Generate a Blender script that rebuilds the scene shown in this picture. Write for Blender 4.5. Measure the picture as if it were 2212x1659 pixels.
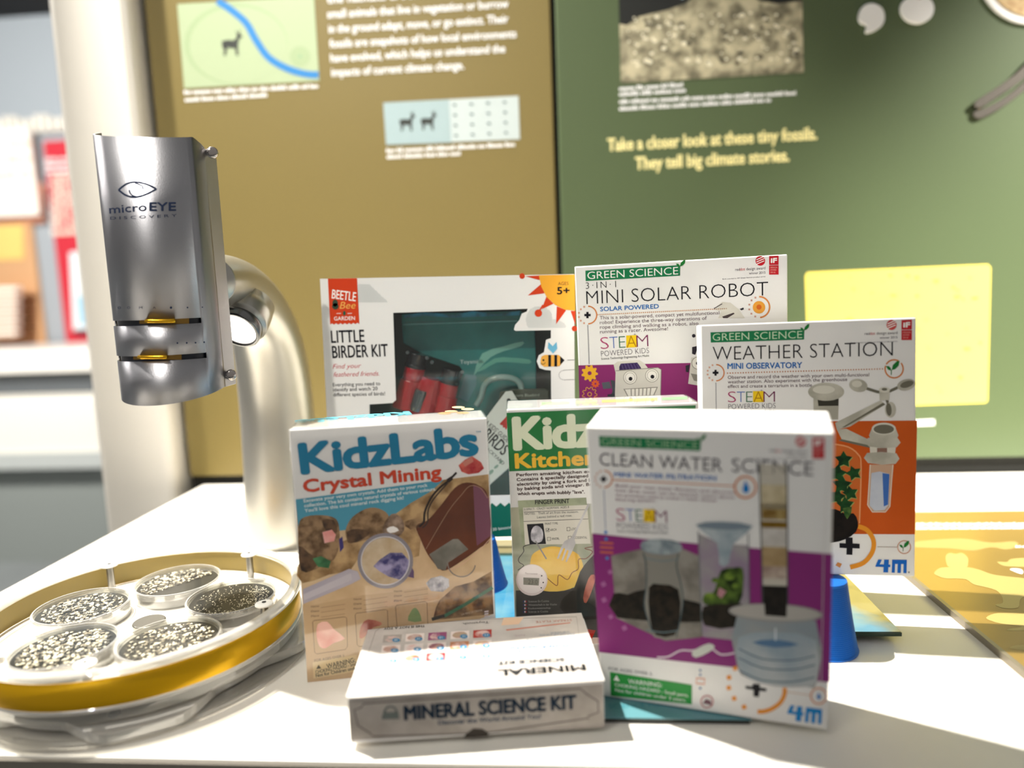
import bpy, bmesh, math, random
from mathutils import Vector, Matrix
random.seed(7)
SC = bpy.context.scene
COL = SC.collection
for _o in list(bpy.data.objects): bpy.data.objects.remove(_o)

# ------------------------------------------------------------------ camera
F, CX, CY = 1534.0, 1106.0, 829.5            # focal length in pixels of the 2212 x 1659 frame
EYE = Vector((0, 0, 1.216)); ZT = 0.900       # eye height, table top height
CR = Vector((0.99611, 0.08003, -0.03696)); CU = Vector((0.02642, 0.12896, 0.9913)); CF = Vector((-0.0841, 0.98842, -0.12634))
cd = bpy.data.cameras.new('camera'); cam = bpy.data.objects.new('camera', cd); COL.objects.link(cam)
cd.sensor_width = 36; cd.lens = F/2212*36; cd.clip_start = .02
cam.matrix_world = Matrix(((CR.x, CU.x, -CF.x, EYE.x), (CR.y, CU.y, -CF.y, EYE.y), (CR.z, CU.z, -CF.z, EYE.z), (0, 0, 0, 1)))
cd.dof.use_dof = True; cd.dof.focus_distance = .665; cd.dof.aperture_fstop = 2.0
SC.camera = cam
# ------------------------------------------------------------------ world, lights, exposure
vs = SC.view_settings; vs.view_transform = 'Standard'; vs.look = 'None'; vs.gamma = 1; vs.use_curve_mapping = False; vs.exposure = 0.0
w = bpy.data.worlds.new('room_light'); SC.world = w; w.use_nodes = True
nt = w.node_tree; bg = nt.nodes['Background']
tc = nt.nodes.new('ShaderNodeTexCoord'); sx = nt.nodes.new('ShaderNodeSeparateXYZ'); rp = nt.nodes.new('ShaderNodeValToRGB')
mr = nt.nodes.new('ShaderNodeMapRange'); mr.inputs[1].default_value = -1; mr.inputs[2].default_value = 1
nt.links.new(tc.outputs['Generated'], sx.inputs[0]); nt.links.new(sx.outputs[2], mr.inputs[0]); nt.links.new(mr.outputs[0], rp.inputs[0])
nt.links.new(rp.outputs[0], bg.inputs[0])
e = rp.color_ramp.elements; e[0].position = 0; e[0].color = (.22, .2, .18, 1); e[1].position = 1; e[1].color = (.5, .49, .47, 1)
m_ = e.new(.5); m_.color = (.42, .4, .38, 1)
bg.inputs[1].default_value = .62

def aim(o, loc, tgt):
    o.location = loc; o.rotation_euler = (Vector(tgt)-Vector(loc)).to_track_quat('-Z', 'Y').to_euler()
def spot(name, loc, tgt, power, deg, col=(1, .95, .86), r=.02, blend=.3):
    l = bpy.data.lights.new(name, 'SPOT'); l.energy = power; l.spot_size = math.radians(deg); l.color = col; l.shadow_soft_size = r; l.spot_blend = blend
    o = bpy.data.objects.new(name, l); COL.objects.link(o); aim(o, loc, tgt); return o
def area(name, loc, tgt, power, sx_, sy_, col=(1, .96, .9)):
    l = bpy.data.lights.new(name, 'AREA'); l.shape = 'RECTANGLE'; l.size = sx_; l.size_y = sy_; l.energy = power; l.color = col
    o = bpy.data.objects.new(name, l); COL.objects.link(o); aim(o, loc, tgt); return o
LD = Vector((.955, -.26, -1.95)).normalized()
spot('key_spot', Vector((.02, .62, ZT))-LD*2.6, (.02, .62, ZT), 760, 44)
spot('green_wall_spot', (2.0, .1, 2.6), (1.0, 1.18, 1.22), 1050, 36, blend=1)
spot('brown_wall_spot', (-.9, -.5, 2.9), (-.25, 1.18, 1.02), 140, 40, blend=1)
area('fill_light', (-.9, -.9, 2.9), (.1, .7, 1.0), 7, 1.2, .5)  # unseen soft fill, added high behind the camera to brighten the box fronts
area('far_room_light', (-2.4, 1.4, 2.8), (-2.4, 3.6, 1.0), 200, 1.2, .6)

# ------------------------------------------------------------------ materials
MATS = {}
def srgb(c):
    if isinstance(c, str): c = tuple(int(c[i:i+2], 16)/255 for i in (0, 2, 4))
    return tuple((x/12.92 if x <= .04045 else ((x+.055)/1.055)**2.4) for x in c)
def mat(c, rough=.5, metal=0, coat=0, emit=0, spec=.5, bump=0, bscale=200, var=0, vscale=60, c2=None, name=None, trans=0):
    key = (str(c), rough, metal, coat, emit, spec, bump, bscale, var, vscale, str(c2), trans)
    if key in MATS: return MATS[key]
    m = bpy.data.materials.new(name or ('m_'+(c if isinstance(c, str) else 'rgb'))); m.use_nodes = True; t = m.node_tree; b = t.nodes['Principled BSDF']
    col = (*srgb(c), 1)
    b.inputs['Base Color'].default_value = col; b.inputs['Roughness'].default_value = rough; b.inputs['Metallic'].default_value = metal
    b.inputs['Coat Weight'].default_value = coat; b.inputs['Coat Roughness'].default_value = .12; b.inputs['Specular IOR Level'].default_value = spec
    tcn = t.nodes.new('ShaderNodeTexCoord')
    if var or c2:
        n = t.nodes.new('ShaderNodeTexNoise'); n.inputs['Scale'].default_value = vscale; n.inputs['Detail'].default_value = 5; t.links.new(tcn.outputs['Object'], n.inputs['Vector'])
        r = t.nodes.new('ShaderNodeValToRGB'); el = r.color_ramp.elements
        k2 = (*srgb(c2), 1) if c2 else tuple(x*(1-var) for x in col[:3])+(1,)
        el[0].position = .38; el[0].color = k2; el[1].position = .62; el[1].color = col
        t.links.new(n.outputs['Fac'], r.inputs[0]); t.links.new(r.outputs[0], b.inputs['Base Color'])
        if emit: t.links.new(r.outputs[0], b.inputs['Emission Color'])
    if emit:
        b.inputs['Emission Strength'].default_value = emit
        if not (var or c2): b.inputs['Emission Color'].default_value = col
    if bump:
        n = t.nodes.new('ShaderNodeTexNoise'); n.inputs['Scale'].default_value = bscale; n.inputs['Detail'].default_value = 4; t.links.new(tcn.outputs['Object'], n.inputs['Vector'])
        bn = t.nodes.new('ShaderNodeBump'); bn.inputs['Strength'].default_value = bump; bn.inputs['Distance'].default_value = .002
        t.links.new(n.outputs['Fac'], bn.inputs['Height']); t.links.new(bn.outputs[0], b.inputs['Normal'])
    MATS[key] = m; return m
def clear(name, tint=(.97, .97, .95), gloss=.12, diff=.05, rough=.03, edge=.75):
    """thin clear acrylic or film: see-through, with a sheen and a little haze"""
    k = ('clear', tint, gloss, diff, rough, edge)
    if k in MATS: return MATS[k]
    m = bpy.data.materials.new(name); m.use_nodes = True; t = m.node_tree; t.nodes.clear()
    o = t.nodes.new('ShaderNodeOutputMaterial'); tr = t.nodes.new('ShaderNodeBsdfTransparent'); tr.inputs[0].default_value = (*tint, 1)
    g = t.nodes.new('ShaderNodeBsdfGlossy'); g.inputs['Roughness'].default_value = rough
    d = t.nodes.new('ShaderNodeBsdfDiffuse'); d.inputs[0].default_value = (.9, .88, .84, 1)
    lw = t.nodes.new('ShaderNodeLayerWeight'); lw.inputs[0].default_value = .35
    ma = t.nodes.new('ShaderNodeMath'); ma.operation = 'MULTIPLY_ADD'; ma.inputs[1].default_value = edge; ma.inputs[2].default_value = gloss; ma.use_clamp = True
    a = t.nodes.new('ShaderNodeMixShader'); b = t.nodes.new('ShaderNodeMixShader'); b.inputs[0].default_value = diff
    t.links.new(lw.outputs['Facing'], ma.inputs[0]); t.links.new(ma.outputs[0], a.inputs[0]); t.links.new(tr.outputs[0], a.inputs[1]); t.links.new(g.outputs[0], a.inputs[2])
    t.links.new(a.outputs[0], b.inputs[1]); t.links.new(d.outputs[0], b.inputs[2]); t.links.new(b.outputs[0], o.inputs[0])
    MATS[k] = m; return m
def INK(c, **k): return mat(c, rough=k.pop('rough', .42), spec=.22, **k)

# ------------------------------------------------------------------ object helpers
def tag(o, label=None, cat=None, group=None, kind=None):
    if label: o['label'] = label
    if cat: o['category'] = cat
    if group: o['group'] = group
    if kind: o['kind'] = kind
    return o
def empty(name, loc, label, cat, group=None):
    o = bpy.data.objects.new(name, None); o.empty_display_size = .02; COL.objects.link(o); o.location = loc
    return tag(o, label, cat, group)
def bake(name, bm, ms, parent=None, smooth=False, bevel=0, origin=None, root=None):
    """bm holds world coordinates; link as one mesh object, child of parent (root = its top-level thing)"""
    me = bpy.data.meshes.new(name); off = Vector(origin) if origin else Vector((0, 0, 0))
    if parent is not None:
        off = Vector(parent.get('_w', parent.location)) if '_w' in parent else parent.location.copy()
    bmesh.ops.translate(bm, verts=bm.verts, vec=-off); bm.to_mesh(me); bm.free()
    if not isinstance(ms, (list, tuple)): ms = [ms]
    for m in ms: me.materials.append(m)
    o = bpy.data.objects.new(name, me); COL.objects.link(o)
    if parent is not None:
        o.parent = parent; WPOS[o.name] = off
    else: o.location = off
    if smooth:
        for p in me.polygons: p.use_smooth = True
    if bevel:
        b = o.modifiers.new('bevel', 'BEVEL'); b.width = bevel; b.segments = 2; b.limit_method = 'ANGLE'
    return o
WPOS = {}
def sub(name, bm, ms, parent, root, **k):
    """a sub-part: child of a part whose own origin is the root's"""
    me_parent_off = root.location.copy()
    o = bake(name, bm, ms, None, origin=me_parent_off, **k); o.location = (0, 0, 0); o.parent = parent; return o
def B(): return bmesh.new()
def add_box(bm, x0, x1, y0, y1, z0, z1, mi=0):
    v = [bm.verts.new(p) for p in ((x0, y0, z0), (x1, y0, z0), (x1, y1, z0), (x0, y1, z0), (x0, y0, z1), (x1, y0, z1), (x1, y1, z1), (x0, y1, z1))]
    for f in ((0, 3, 2, 1), (4, 5, 6, 7), (0, 1, 5, 4), (1, 2, 6, 5), (2, 3, 7, 6), (3, 0, 4, 7)):
        bm.faces.new([v[i] for i in f]).material_index = mi
    return bm
def boxb(*a): return add_box(B(), *a)
def add_obox(bm, P, r, u, b, W, H, D, mi=0):
    v = [bm.verts.new(P+r*(W*i)+u*(H*j)+b*(D*k)) for i, j, k in ((0, 0, 0), (1, 0, 0), (1, 0, 1), (0, 0, 1), (0, 1, 0), (1, 1, 0), (1, 1, 1), (0, 1, 1))]
    for f in ((0, 3, 2, 1), (4, 5, 6, 7), (0, 1, 5, 4), (1, 2, 6, 5), (2, 3, 7, 6), (3, 0, 4, 7)):
        bm.faces.new([v[i] for i in f]).material_index = mi
def add_lathe(bm, prof, c, n=48, axis=None, mi=0, cap=True):
    """prof: (radius, height) pairs along axis through c"""
    ax = Vector(axis or (0, 0, 1)).normalized(); t = ax.orthogonal().normalized(); s = ax.cross(t); c = Vector(c); rings = []
    for r, h in prof:
        rings.append([bm.verts.new(c+ax*h+(t*math.cos(2*math.pi*i/n)+s*math.sin(2*math.pi*i/n))*r) for i in range(n)])
    for a, b in zip(rings, rings[1:]):
        for i in range(n):
            f = bm.faces.new((a[i], a[(i+1) % n], b[(i+1) % n], b[i])); f.material_index = mi
    if cap:
        for rg, fl in ((rings[0], True), (rings[-1], False)):
            f = bm.faces.new(list(reversed(rg)) if fl else rg); f.material_index = mi
    return bm
def add_tube(bm, pts, radii, n=12, mi=0, flat=1.0, up=None):
    pts = [Vector(p) for p in pts]
    if not isinstance(radii, (list, tuple)): radii = [radii]*len(pts)
    rings = []; prev = None
    for i, p in enumerate(pts):
        d = (pts[min(i+1, len(pts)-1)]-pts[max(i-1, 0)]).normalized()
        if prev is None: t = (Vector(up) if up else d.orthogonal())
        else: t = prev
        t = (t-d*t.dot(d)).normalized(); prev = t; s = d.cross(t)
        rings.append([bm.verts.new(p+(t*math.cos(2*math.pi*k/n)+s*math.sin(2*math.pi*k/n)*flat)*radii[i]) for k in range(n)])
    for a, b in zip(rings, rings[1:]):
        for i in range(n): bm.faces.new((a[i], a[(i+1) % n], b[(i+1) % n], b[i])).material_index = mi
    bm.faces.new(list(reversed(rings[0]))).material_index = mi; bm.faces.new(rings[-1]).material_index = mi
    return bm
def smooth_closed(P, k=4):
    out = []; n = len(P)
    for i in range(n):
        a, b, c, d = [Vector(P[(i+j-1) % n]) for j in range(4)]
        for s in range(k):
            t = s/k; out.append(.5*((2*b)+(c-a)*t+(2*a-5*b+4*c-d)*t*t+(3*b-a-3*c+d)*t**3))
    return [tuple(v) for v in out]
def smooth_open(P, k=4):
    out = []; n = len(P)
    for i in range(n-1):
        a, b, c, d = Vector(P[max(i-1, 0)]), Vector(P[i]), Vector(P[i+1]), Vector(P[min(i+2, n-1)])
        for s in range(k):
            t = s/k; out.append(tuple(.5*((2*b)+(c-a)*t+(2*a-5*b+4*c-d)*t*t+(3*b-a-3*c+d)*t**3)))
    out.append(tuple(P[-1])); return out

# ------------------------------------------------------------------ sight lines: a point of the photo's frame seen on a plane of the place
def ray(u, v): return (CR*((u-CX)/F)+CU*(-(v-CY)/F)+CF)
def on_z(u, v, z):
    r = ray(u, v); return EYE+r*((z-EYE.z)/r.z)
def on_y(u, v, y):
    r = ray(u, v); return EYE+r*(y/r.y)
class Plane:
    def __init__(s, P, n): s.P = Vector(P); s.n = Vector(n).normalized()      # n faces the viewer
    def __call__(s, u, v):
        r = ray(u, v); return EYE+r*((s.P-EYE).dot(s.n)/r.dot(s.n))
# ------------------------------------------------------------------ lettering
_fc = {}
def glyphs(txt, offset=0.0, space=1.0, res=3):
    k = (txt, offset, space)
    if k in _fc: return _fc[k]
    cu = bpy.data.curves.new('t', 'FONT'); cu.body = txt; cu.offset = offset; cu.space_character = space; cu.resolution_u = res; cu.fill_mode = 'FRONT'; cu.size = 1
    o = bpy.data.objects.new('t', cu); COL.objects.link(o)
    me = bpy.data.meshes.new_from_object(o)
    vv = [(v.co.x, v.co.y) for v in me.vertices]; ff = [tuple(p.vertices) for p in me.polygons]
    bpy.data.objects.remove(o); bpy.data.curves.remove(cu); bpy.data.meshes.remove(me)
    _fc[k] = (vv, ff); return _fc[k]
CAP = None
def cap():
    global CAP
    if CAP is None: CAP = max(y for x, y in glyphs('H')[0])
    return CAP
class Print:
    """flat print on one plane: pieces are added in frame pixels and land on the plane"""
    LAY = 7e-5
    def __init__(s, plane, root, base=1): s.pl = plane; s.root = root; s.parts = {}; s.base = base
    def part(s, name):
        if name not in s.parts: s.parts[name] = (B(), [])
        return s.parts[name]
    def mi(s, ms, m):
        if m not in ms: ms.append(m)
        return ms.index(m)
    def pt(s, u, v, lay): return s.pl(u, v)+s.pl.n*(s.LAY*(lay+s.base))
    def face(s, bm, vs_, mi):
        f = bm.faces.new(vs_); f.material_index = mi
        f.normal_update()
        if f.normal.dot(s.pl.n) < 0: f.normal_flip()
    def poly(s, name, pts, m, lay=1, smooth=0):
        bm, ms = s.part(name)
        if smooth: pts = smooth_closed(pts, smooth)
        s.face(bm, [bm.verts.new(s.pt(u, v, lay)) for u, v in pts], s.mi(ms, m))
    def quad(s, name, a, b, c, d, m, lay=1): s.poly(name, [a, b, c, d], m, lay)
    def disc(s, name, c, r, m, lay=1, n=28, ry=None, rot=0):
        ry = ry or r; cr, sr = math.cos(rot), math.sin(rot)
        s.poly(name, [(c[0]+r*math.cos(t)*cr-ry*math.sin(t)*sr, c[1]+r*math.cos(t)*sr+ry*math.sin(t)*cr) for t in [2*math.pi*i/n for i in range(n)]], m, lay)
    def line(s, name, pts, wpx, m, lay=1, smooth=0, closed=False):
        bm, ms = s.part(name); i_ = s.mi(ms, m)
        if smooth: pts = smooth_closed(pts, smooth) if closed else smooth_open(pts, smooth)
        P = [Vector(p) for p in pts]; n = len(P); L = []; R = []
        for i, p in enumerate(P):
            a = P[(i-1) % n] if closed else P[max(i-1, 0)]; b = P[(i+1) % n] if closed else P[min(i+1, n-1)]
            d = (b-a).normalized(); q = Vector((-d.y, d.x))*wpx/2
            L.append(bm.verts.new(s.pt(*(p+q), lay))); R.append(bm.verts.new(s.pt(*(p-q), lay)))
        for i in range(n if closed else n-1):
            j = (i+1) % n; s.face(bm, [L[i], L[j], R[j], R[i]], i_)
    def arc(s, name, c, r, a0, a1, wpx, m, lay=1, ry=None, n=20):
        ry = ry or r
        s.line(name, [(c[0]+r*math.cos(math.radians(a0+(a1-a0)*i/n)), c[1]-ry*math.sin(math.radians(a0+(a1-a0)*i/n))) for i in range(n+1)], wpx, m, lay)
    def dots(s, name, a, b, n, wpx, m, lay=1):
        for i in range(n):
            t = (i+.5)/n; x = a[0]+(b[0]-a[0])*t; y = a[1]+(b[1]-a[1])*t; h = wpx/2
            s.quad(name, (x-h, y-h), (x+h, y-h), (x+h, y+h), (x-h, y+h), m, lay)
    def text(s, name, txt, p0, p1, h, m, lay=2, off=0.0, space=1.0, slant=0):
        """baseline from p0 to p1 (pixels), capital height h pixels"""
        bm, ms = s.part(name); i_ = s.mi(ms, m); bold = max(off, 0); vv, ff = glyphs(txt, min(off, 0), space)
        x0 = min(x for x, y in vv); x1 = max(x for x, y in vv)
        A = s.pl(*p0); Bp = s.pl(*p1); d = (Bp-A); Lw = d.length; d.normalize(); up = s.pl.n.cross(d)
        H = abs((s.pl(p0[0], p0[1]-h)-A).dot(up)); sx_ = Lw/(x1-x0); sy_ = H/cap(); o = s.pl.n*(s.LAY*(lay+s.base))
        for kx, ky in (((0, 0), (1, 0), (-1, 0), (0, 1), (0, -1), (.7, .7), (-.7, .7), (.7, -.7), (-.7, -.7)) if bold else ((0, 0),)):
            e_ = d*(kx*bold*sy_*1.05)+up*(ky*bold*sy_*.9)+s.pl.n*(s.LAY*.02*(kx*3+ky))
            V = [bm.verts.new(A+d*((x-x0)*sx_+y*sy_*slant)+up*(y*sy_)+o+e_) for x, y in vv]
            for f in ff:
                try:
                    fc = bm.faces.new([V[i] for i in f]); fc.material_index = i_
                except ValueError: pass
    def greek(s, name, p0, p1, h, m, lay=2, seed=0, gap=.25):
        """a line of lettering too small to read: word-length bars"""
        rnd = random.Random(seed+int(p0[0]*7+p0[1])); L = math.hypot(p1[0]-p0[0], p1[1]-p0[1]); x = 0
        dx, dy = (p1[0]-p0[0])/L, (p1[1]-p0[1])/L
        while x < L-h:
            wl = min(rnd.uniform(1.5, 5)*h, L-x); k = x
            while k < x+wl:                                                    # letter strokes of the word
                lw = min(rnd.uniform(.45, .7)*h, x+wl-k)
                hh = h*rnd.choice((.7, .7, .72, 1))
                q = [(k, 0), (k+lw*.8, 0), (k+lw*.8, -hh), (k, -hh)]
                s.poly(name, [(p0[0]+a*dx-b*dy, p0[1]+a*dy+b*dx) for a, b in q], m, lay); k += lw
            x += wl+h*gap*1.6
    def done(s, labels=None):
        out = {}
        for nme, (bm, ms) in s.parts.items():
            o = bake(nme.split('#')[0], bm, ms, s.root); out[nme] = o
            if labels and nme in labels: o['label'] = labels[nme]
        s.parts = {}
        return out

# ================================================================== the room
WY = 1.18
M_table = mat((.93, .915, .88), rough=.38, var=.05, vscale=9, name='white_laminate')
M_frame = mat((.93, .91, .87), rough=.5, name='post_paint')
fl = bake('floor', boxb(-5, 4, -2.5, 4.3, -.02, 0), mat('8a8f90', rough=.5, var=.1, vscale=3, name='floor_finish')); tag(fl, kind='structure')
ce = bake('ceiling', boxb(-5, 4, 1.3, 4.3, 2.865, 2.95), mat('101014', rough=.8, name='ceiling_paint')); tag(ce, kind='structure')
wb = bake('wall_back', boxb(-.683, 4, WY+.012, WY+.10, 0, 2.95), mat('15150f', rough=.7, name='dark_backing')); tag(wb, kind='structure')
po = bake('trim_1', boxb(-.828, -.692, WY-.03, WY+.16, 0, 2.95), M_frame, bevel=.012); tag(po, kind='structure')
wf = bake('wall_far', boxb(-5, -.828+2.5, 4.0, 4.1, 0, 2.95), mat('a3acb4', rough=.7, name='far_wall_paint')); tag(wf, kind='structure')

# ---- brown text panel and green text panel on the back wall
wall = Plane((0, WY, 0), (0, -1, 0))
def panel(name, x0, x1, z0, z1, m, label):
    r = empty(name, ((x0+x1)/2, WY, z0), label, 'panel'); bake('backboard', boxb(x0, x1, WY, WY+.011, z0, z1), m, r, bevel=.002); return r
br = panel('wall_display', -.680, -.0185, .915, 2.5, mat('827344', rough=.42, spec=.3, var=.05, vscale=300, name='brown_panel_print'), 'brown museum wall panel with white paragraph, river map and antelope card')
gr = panel('wall_display', -.0105, 1.9, .925, 2.5, mat('566446', rough=.36, spec=.35, var=.04, vscale=300, name='green_panel_print'), 'green museum wall panel with hillside photo, shells and yellow lettering')
W_ = mat('ffffff', rough=.5); WB = mat('fff6e4', rough=.5)
p = Print(wall, br, 3)
body = [("small animals that live in vegetation or burrow", (708, 39), (1098, 16), 17), ("in the ground adapt, move, or go extinct. Their", (711, 71), (1098, 49), 17),
        ("fossils are snapshots of how local environments", (713, 103), (1115, 81), 17), ("have evolved, which helps us understand the", (715, 134), (1091, 113), 17), ("impacts of current climate change.", (717, 165), (1002, 149), 17)]
for t, a, b, h in body: p.text('paragraph_lettering', t, a, b, h, W_, 2, off=.02)
p.text('paragraph_lettering', 'the habitats around them. Many', (707, 7), (1060, -14), 17, W_, 2, off=.02)
MAPG = mat('aebe98', rough=.5); RIV = mat('1c7fc6', rough=.5); DK = mat('2a2f2a', rough=.5)
p.poly('river_map', [(383, 9), (678, -8), (690, 175), (398, 191)], MAPG, 1)
p.disc('river_map', (510, 95), 112, mat('a2b68c', rough=.5), 1.5, ry=88); p.disc('river_map', (515, 98), 106, mat('aebe98', rough=.5), 1.8, ry=83)
p.disc('river_map', (648, 122), 22, mat('a2b68c', rough=.5), 2); p.disc('river_map', (648, 122), 4, mat('8fb08a', rough=.5), 2.4)
p.line('river', [(470, 2), (500, 22), (532, 50), (552, 85), (580, 124), (620, 148), (660, 160), (688, 162)], 15, RIV, 3, smooth=4)
def antelope(pr, name, x, y, s, m, lay):
    P = [(-15, 4), (-16, -7), (-6, -9), (4, -8), (9, -13), (9, -19), (6, -26), (11, -20), (15, -27), (14, -19), (19, -14), (13, -11), (11, -3), (11, 5), (12, 17), (8, 17), (6, 5), (-7, 4), (-9, 17), (-13, 17), (-12, 6)]
    pr.poly(name, [(x+a*s, y+b*s) for a, b in P], m, lay)
antelope(p, 'antelope_drawing', 500, 98, 1.3, DK, 4)
for k, (a, b) in enumerate((((398, 204), (688, 190)), ((400, 220), (578, 209)))): p.greek('caption_lettering', a, b, 9, W_, 2, k)
p.poly('antelope_card', [(828, 222), (1120, 207), (1123, 301), (834, 313)], mat('c4d0d0', rough=.5), 1)
p.poly('antelope_card', [(828, 222), (970, 215), (975, 308), (834, 313)], mat('a4babe', rough=.5), 2)
antelope(p, 'antelope_drawing#3', 879, 266, 1.0, DK, 4); antelope(p, 'antelope_drawing#2', 925, 264, 1.0, DK, 4)
for i in range(4):
    for j in range(4): p.poly('mouse_mark', [(982+36*i+j-5, 226-2*i+22*j), (982+36*i+j+1, 224-2*i+22*j), (982+36*i+j+5, 228-2*i+22*j), (982+36*i+j, 230-2*i+22*j)], mat('4c6a72', rough=.5), 4)
for k, (a, b) in enumerate((((835, 330), (1113, 316)), ((836, 343), (1006, 335)))): p.greek('caption_lettering#2', a, b, 9, W_, 2, k)
p.done()
p = Print(wall, gr, 3)
PH = mat('c9c0a0', rough=.5, c2='6f6a55', vscale=45, name='gravel_photo')
p.poly('hillside_photo', [(1336, -22), (1733, -45), (1736, 157), (1341, 180)], mat('10130f', rough=.5), 1)
p.poly('hillside_photo', [(1338, 52), (1354, 55), (1380, 36), (1440, 22), (1480, 8), (1515, -20), (1600, -30), (1640, 2), (1680, 8), (1733, 2), (1736, 157), (1341, 180)], PH, 2)
p.poly('hillside_photo', [(1450, -12), (1475, -2), (1490, -20)], mat('bfe0e8', rough=.5), 2)
for i in range(130):
    x = random.uniform(1350, 1725); y = random.uniform(40, 150)-(x-1340)*.05; r = random.uniform(2, 6)
    p.disc('hillside_photo', (x, y), r, mat('f4edd2', rough=.5) if i % 3 else mat('4e4a3a', rough=.5), 3, n=6, ry=r*.8)
for k, (a, b) in enumerate((((1338, 196), (1476, 187)), ((1338, 208), (1482, 199)), ((1338, 224), (1720, 205)), ((1338, 239), (1666, 220)))): p.greek('caption_lettering', a, b, 9, W_, 2, k)
YL = mat('f6eba6', rough=.5)
p.text('headline_lettering', 'Take a closer look at these tiny fossils.', (1313, 326), (1764, 301), 26, YL, 2, off=.03)
p.text('headline_lettering', 'They tell big climate stories.', (1373, 366), (1704, 348), 26, YL, 2, off=.03)
YC = mat('f7e468', rough=.5, name='yellow_card'); YM = mat('dfae4f', rough=.5); YD = mat('a98e4d', rough=.5)
p.poly('yellow_map', [(1744, 588), (2134, 571), (2140, 578), (2133, 866), (2128, 870), (1990, 875), (1750, 885), (1739, 596)], YC, 1)
for i in range(46):
    x = random.uniform(1835, 2120); y = random.uniform(590, 850); s = random.uniform(3, 13)
    p.poly('yellow_map', [(x+s*random.uniform(.5, 1)*math.cos(t), y+s*.7*random.uniform(.3, 1)*math.sin(t)) for t in (0, 1, 2, 3, 4, 5)], YM if i % 4 else YD, 2)
p.poly('small_label', [(1975, 908), (2018, 906), (2019, 918), (1976, 920)], W_, 1)
o = p.done()
# shells and tools mounted on the green panel: raised cut-outs
def relief(name, pts, m, parent, t=.006, smooth=4, root=None, plane=wall, base=0.0):
    bm = B(); P = smooth_closed(pts, smooth) if smooth else pts
    a = [bm.verts.new(plane(u, v)+plane.n*(t+base)) for u, v in P]; b = [bm.verts.new(plane(u, v)+plane.n*base) for u, v in P]
    f = bm.faces.new(a); f.normal_update(); fl_ = f.normal.dot(plane.n) < 0
    if fl_: f.normal_flip()
    n = len(a)
    for i in range(n): bm.faces.new((a[i], a[(i+1) % n], b[(i+1) % n], b[i]))
    bmesh.ops.recalc_face_normals(bm, faces=bm.faces)
    return bake(name, bm, m, parent, bevel=.0008)
relief('snail_shell', [(1853, 34), (1862, 16), (1882, 10), (1902, 20), (1908, 40), (1902, 58), (1884, 70), (1868, 72), (1870, 58), (1856, 50)], W_, gr)
relief('snail_shell', [(1943, 16), (1952, 2), (1972, -3), (1982, 2), (1992, -3), (2008, 4), (2014, 22), (2006, 42), (1984, 53), (1960, 48), (1946, 34)], W_, gr)
TW = mat('a39c92', rough=.22, metal=.9)
relief('tweezers', [(2098, 228), (2112, 214), (2150, 190), (2190, 160), (2230, 120), (2250, 120), (2240, 142), (2200, 178), (2150, 212), (2112, 236)], TW, gr, t=.008)
relief('tweezers', [(2100, 244), (2130, 232), (2170, 210), (2215, 172), (2250, 140), (2260, 150), (2226, 184), (2170, 228), (2120, 256), (2104, 256)], TW, gr, t=.005)
relief('dish_rim', [(2225+115*math.cos(i*.3927), -60+115*math.sin(i*.3927)) for i in range(16)], W_, gr, t=.005)
relief('dish_sand', [(2225+99*math.cos(i*.3927), -60+99*math.sin(i*.3927)) for i in range(16)], mat('d8bd8a', rough=.6, c2='b08a58', vscale=60), gr, t=.007)

# ------------------------------------------------------------------ far side of the room
FY = 3.3
def far_box(name, px, y0, y1, m, parent=None, zb=None, bev=0):
    u0, v0, u1, v1 = px; a = on_y(u0, v0, y0); b = on_y(u1, v1, y0)
    return bake(name, boxb(min(a.x, b.x), max(a.x, b.x), y0, y1, b.z if zb is None else zb, a.z), m, parent, bevel=bev)
cb = empty('display_counter', (-2.2, FY, 0), 'long grey and white display counter at far left of the room', 'counter')
far_box('counter_top', (-260, 768, 262, 800), FY-.06, 3.95, mat('f4f1ea', rough=.4), cb, bev=.006)
far_box('counter_body', (-250, 800, 255, 872), FY, 3.93, mat('565b60', rough=.5), cb)
far_box('bench_seat', (-260, 872, 262, 985), FY-.22, 3.93, mat('f3efe4', rough=.45), cb, bev=.01)
far_box('bench_rail', (-260, 985, 262, 1010), FY-.24, FY-.22, mat('bfc4c2', rough=.45), cb)
far_box('bench_base', (-250, 1010, 255, 1100), FY-.16, 3.93, mat('8f9592', rough=.5), cb, zb=0)
FP = Plane((0, 3.96, 0), (0, -1, 0))
rd = empty('red_panel', (-2.2, 3.98, .9), 'red wall panel with white lettering and a picture, far left', 'panel')
far_box('backboard', (92, 305, 300, 768), 3.965, 3.995, mat('c8293a', rough=.5), rd, bev=.004)
p = Print(FP, rd, 3)
for k in range(3): p.greek('heading_lettering', (98, 350+k*12), (196, 345+k*12), 9, W_, 1, k)
for k in range(7): p.greek('paragraph_lettering', (112, 388+k*20), (182, 384+k*20), 13, WB, 1, k)
p.poly('panel_picture', [(150, 545), (230, 538), (236, 715), (158, 715)], mat('e9f2f6', rough=.5), 1)
p.poly('panel_picture', [(165, 640), (225, 630), (229, 700), (172, 702)], mat('9cc6dd', rough=.5), 2)
p.poly('panel_picture', [(160, 712), (236, 708), (238, 722), (164, 724)], mat('3c2030', rough=.5), 2)
p.done()
og = empty('orange_panel', (-2.7, 3.98, .9), 'tan and orange wall panel beside the red one, far left', 'panel')
far_box('backboard', (-120, 330, 100, 768), 3.968, 3.995, mat('d6a87c', rough=.5), og, bev=.004)
p = Print(FP, og, 1)
p.poly('yellow_band', [(-60, 490), (50, 485), (52, 560), (-58, 565)], mat('f3cf7a', rough=.5), 1)
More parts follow.
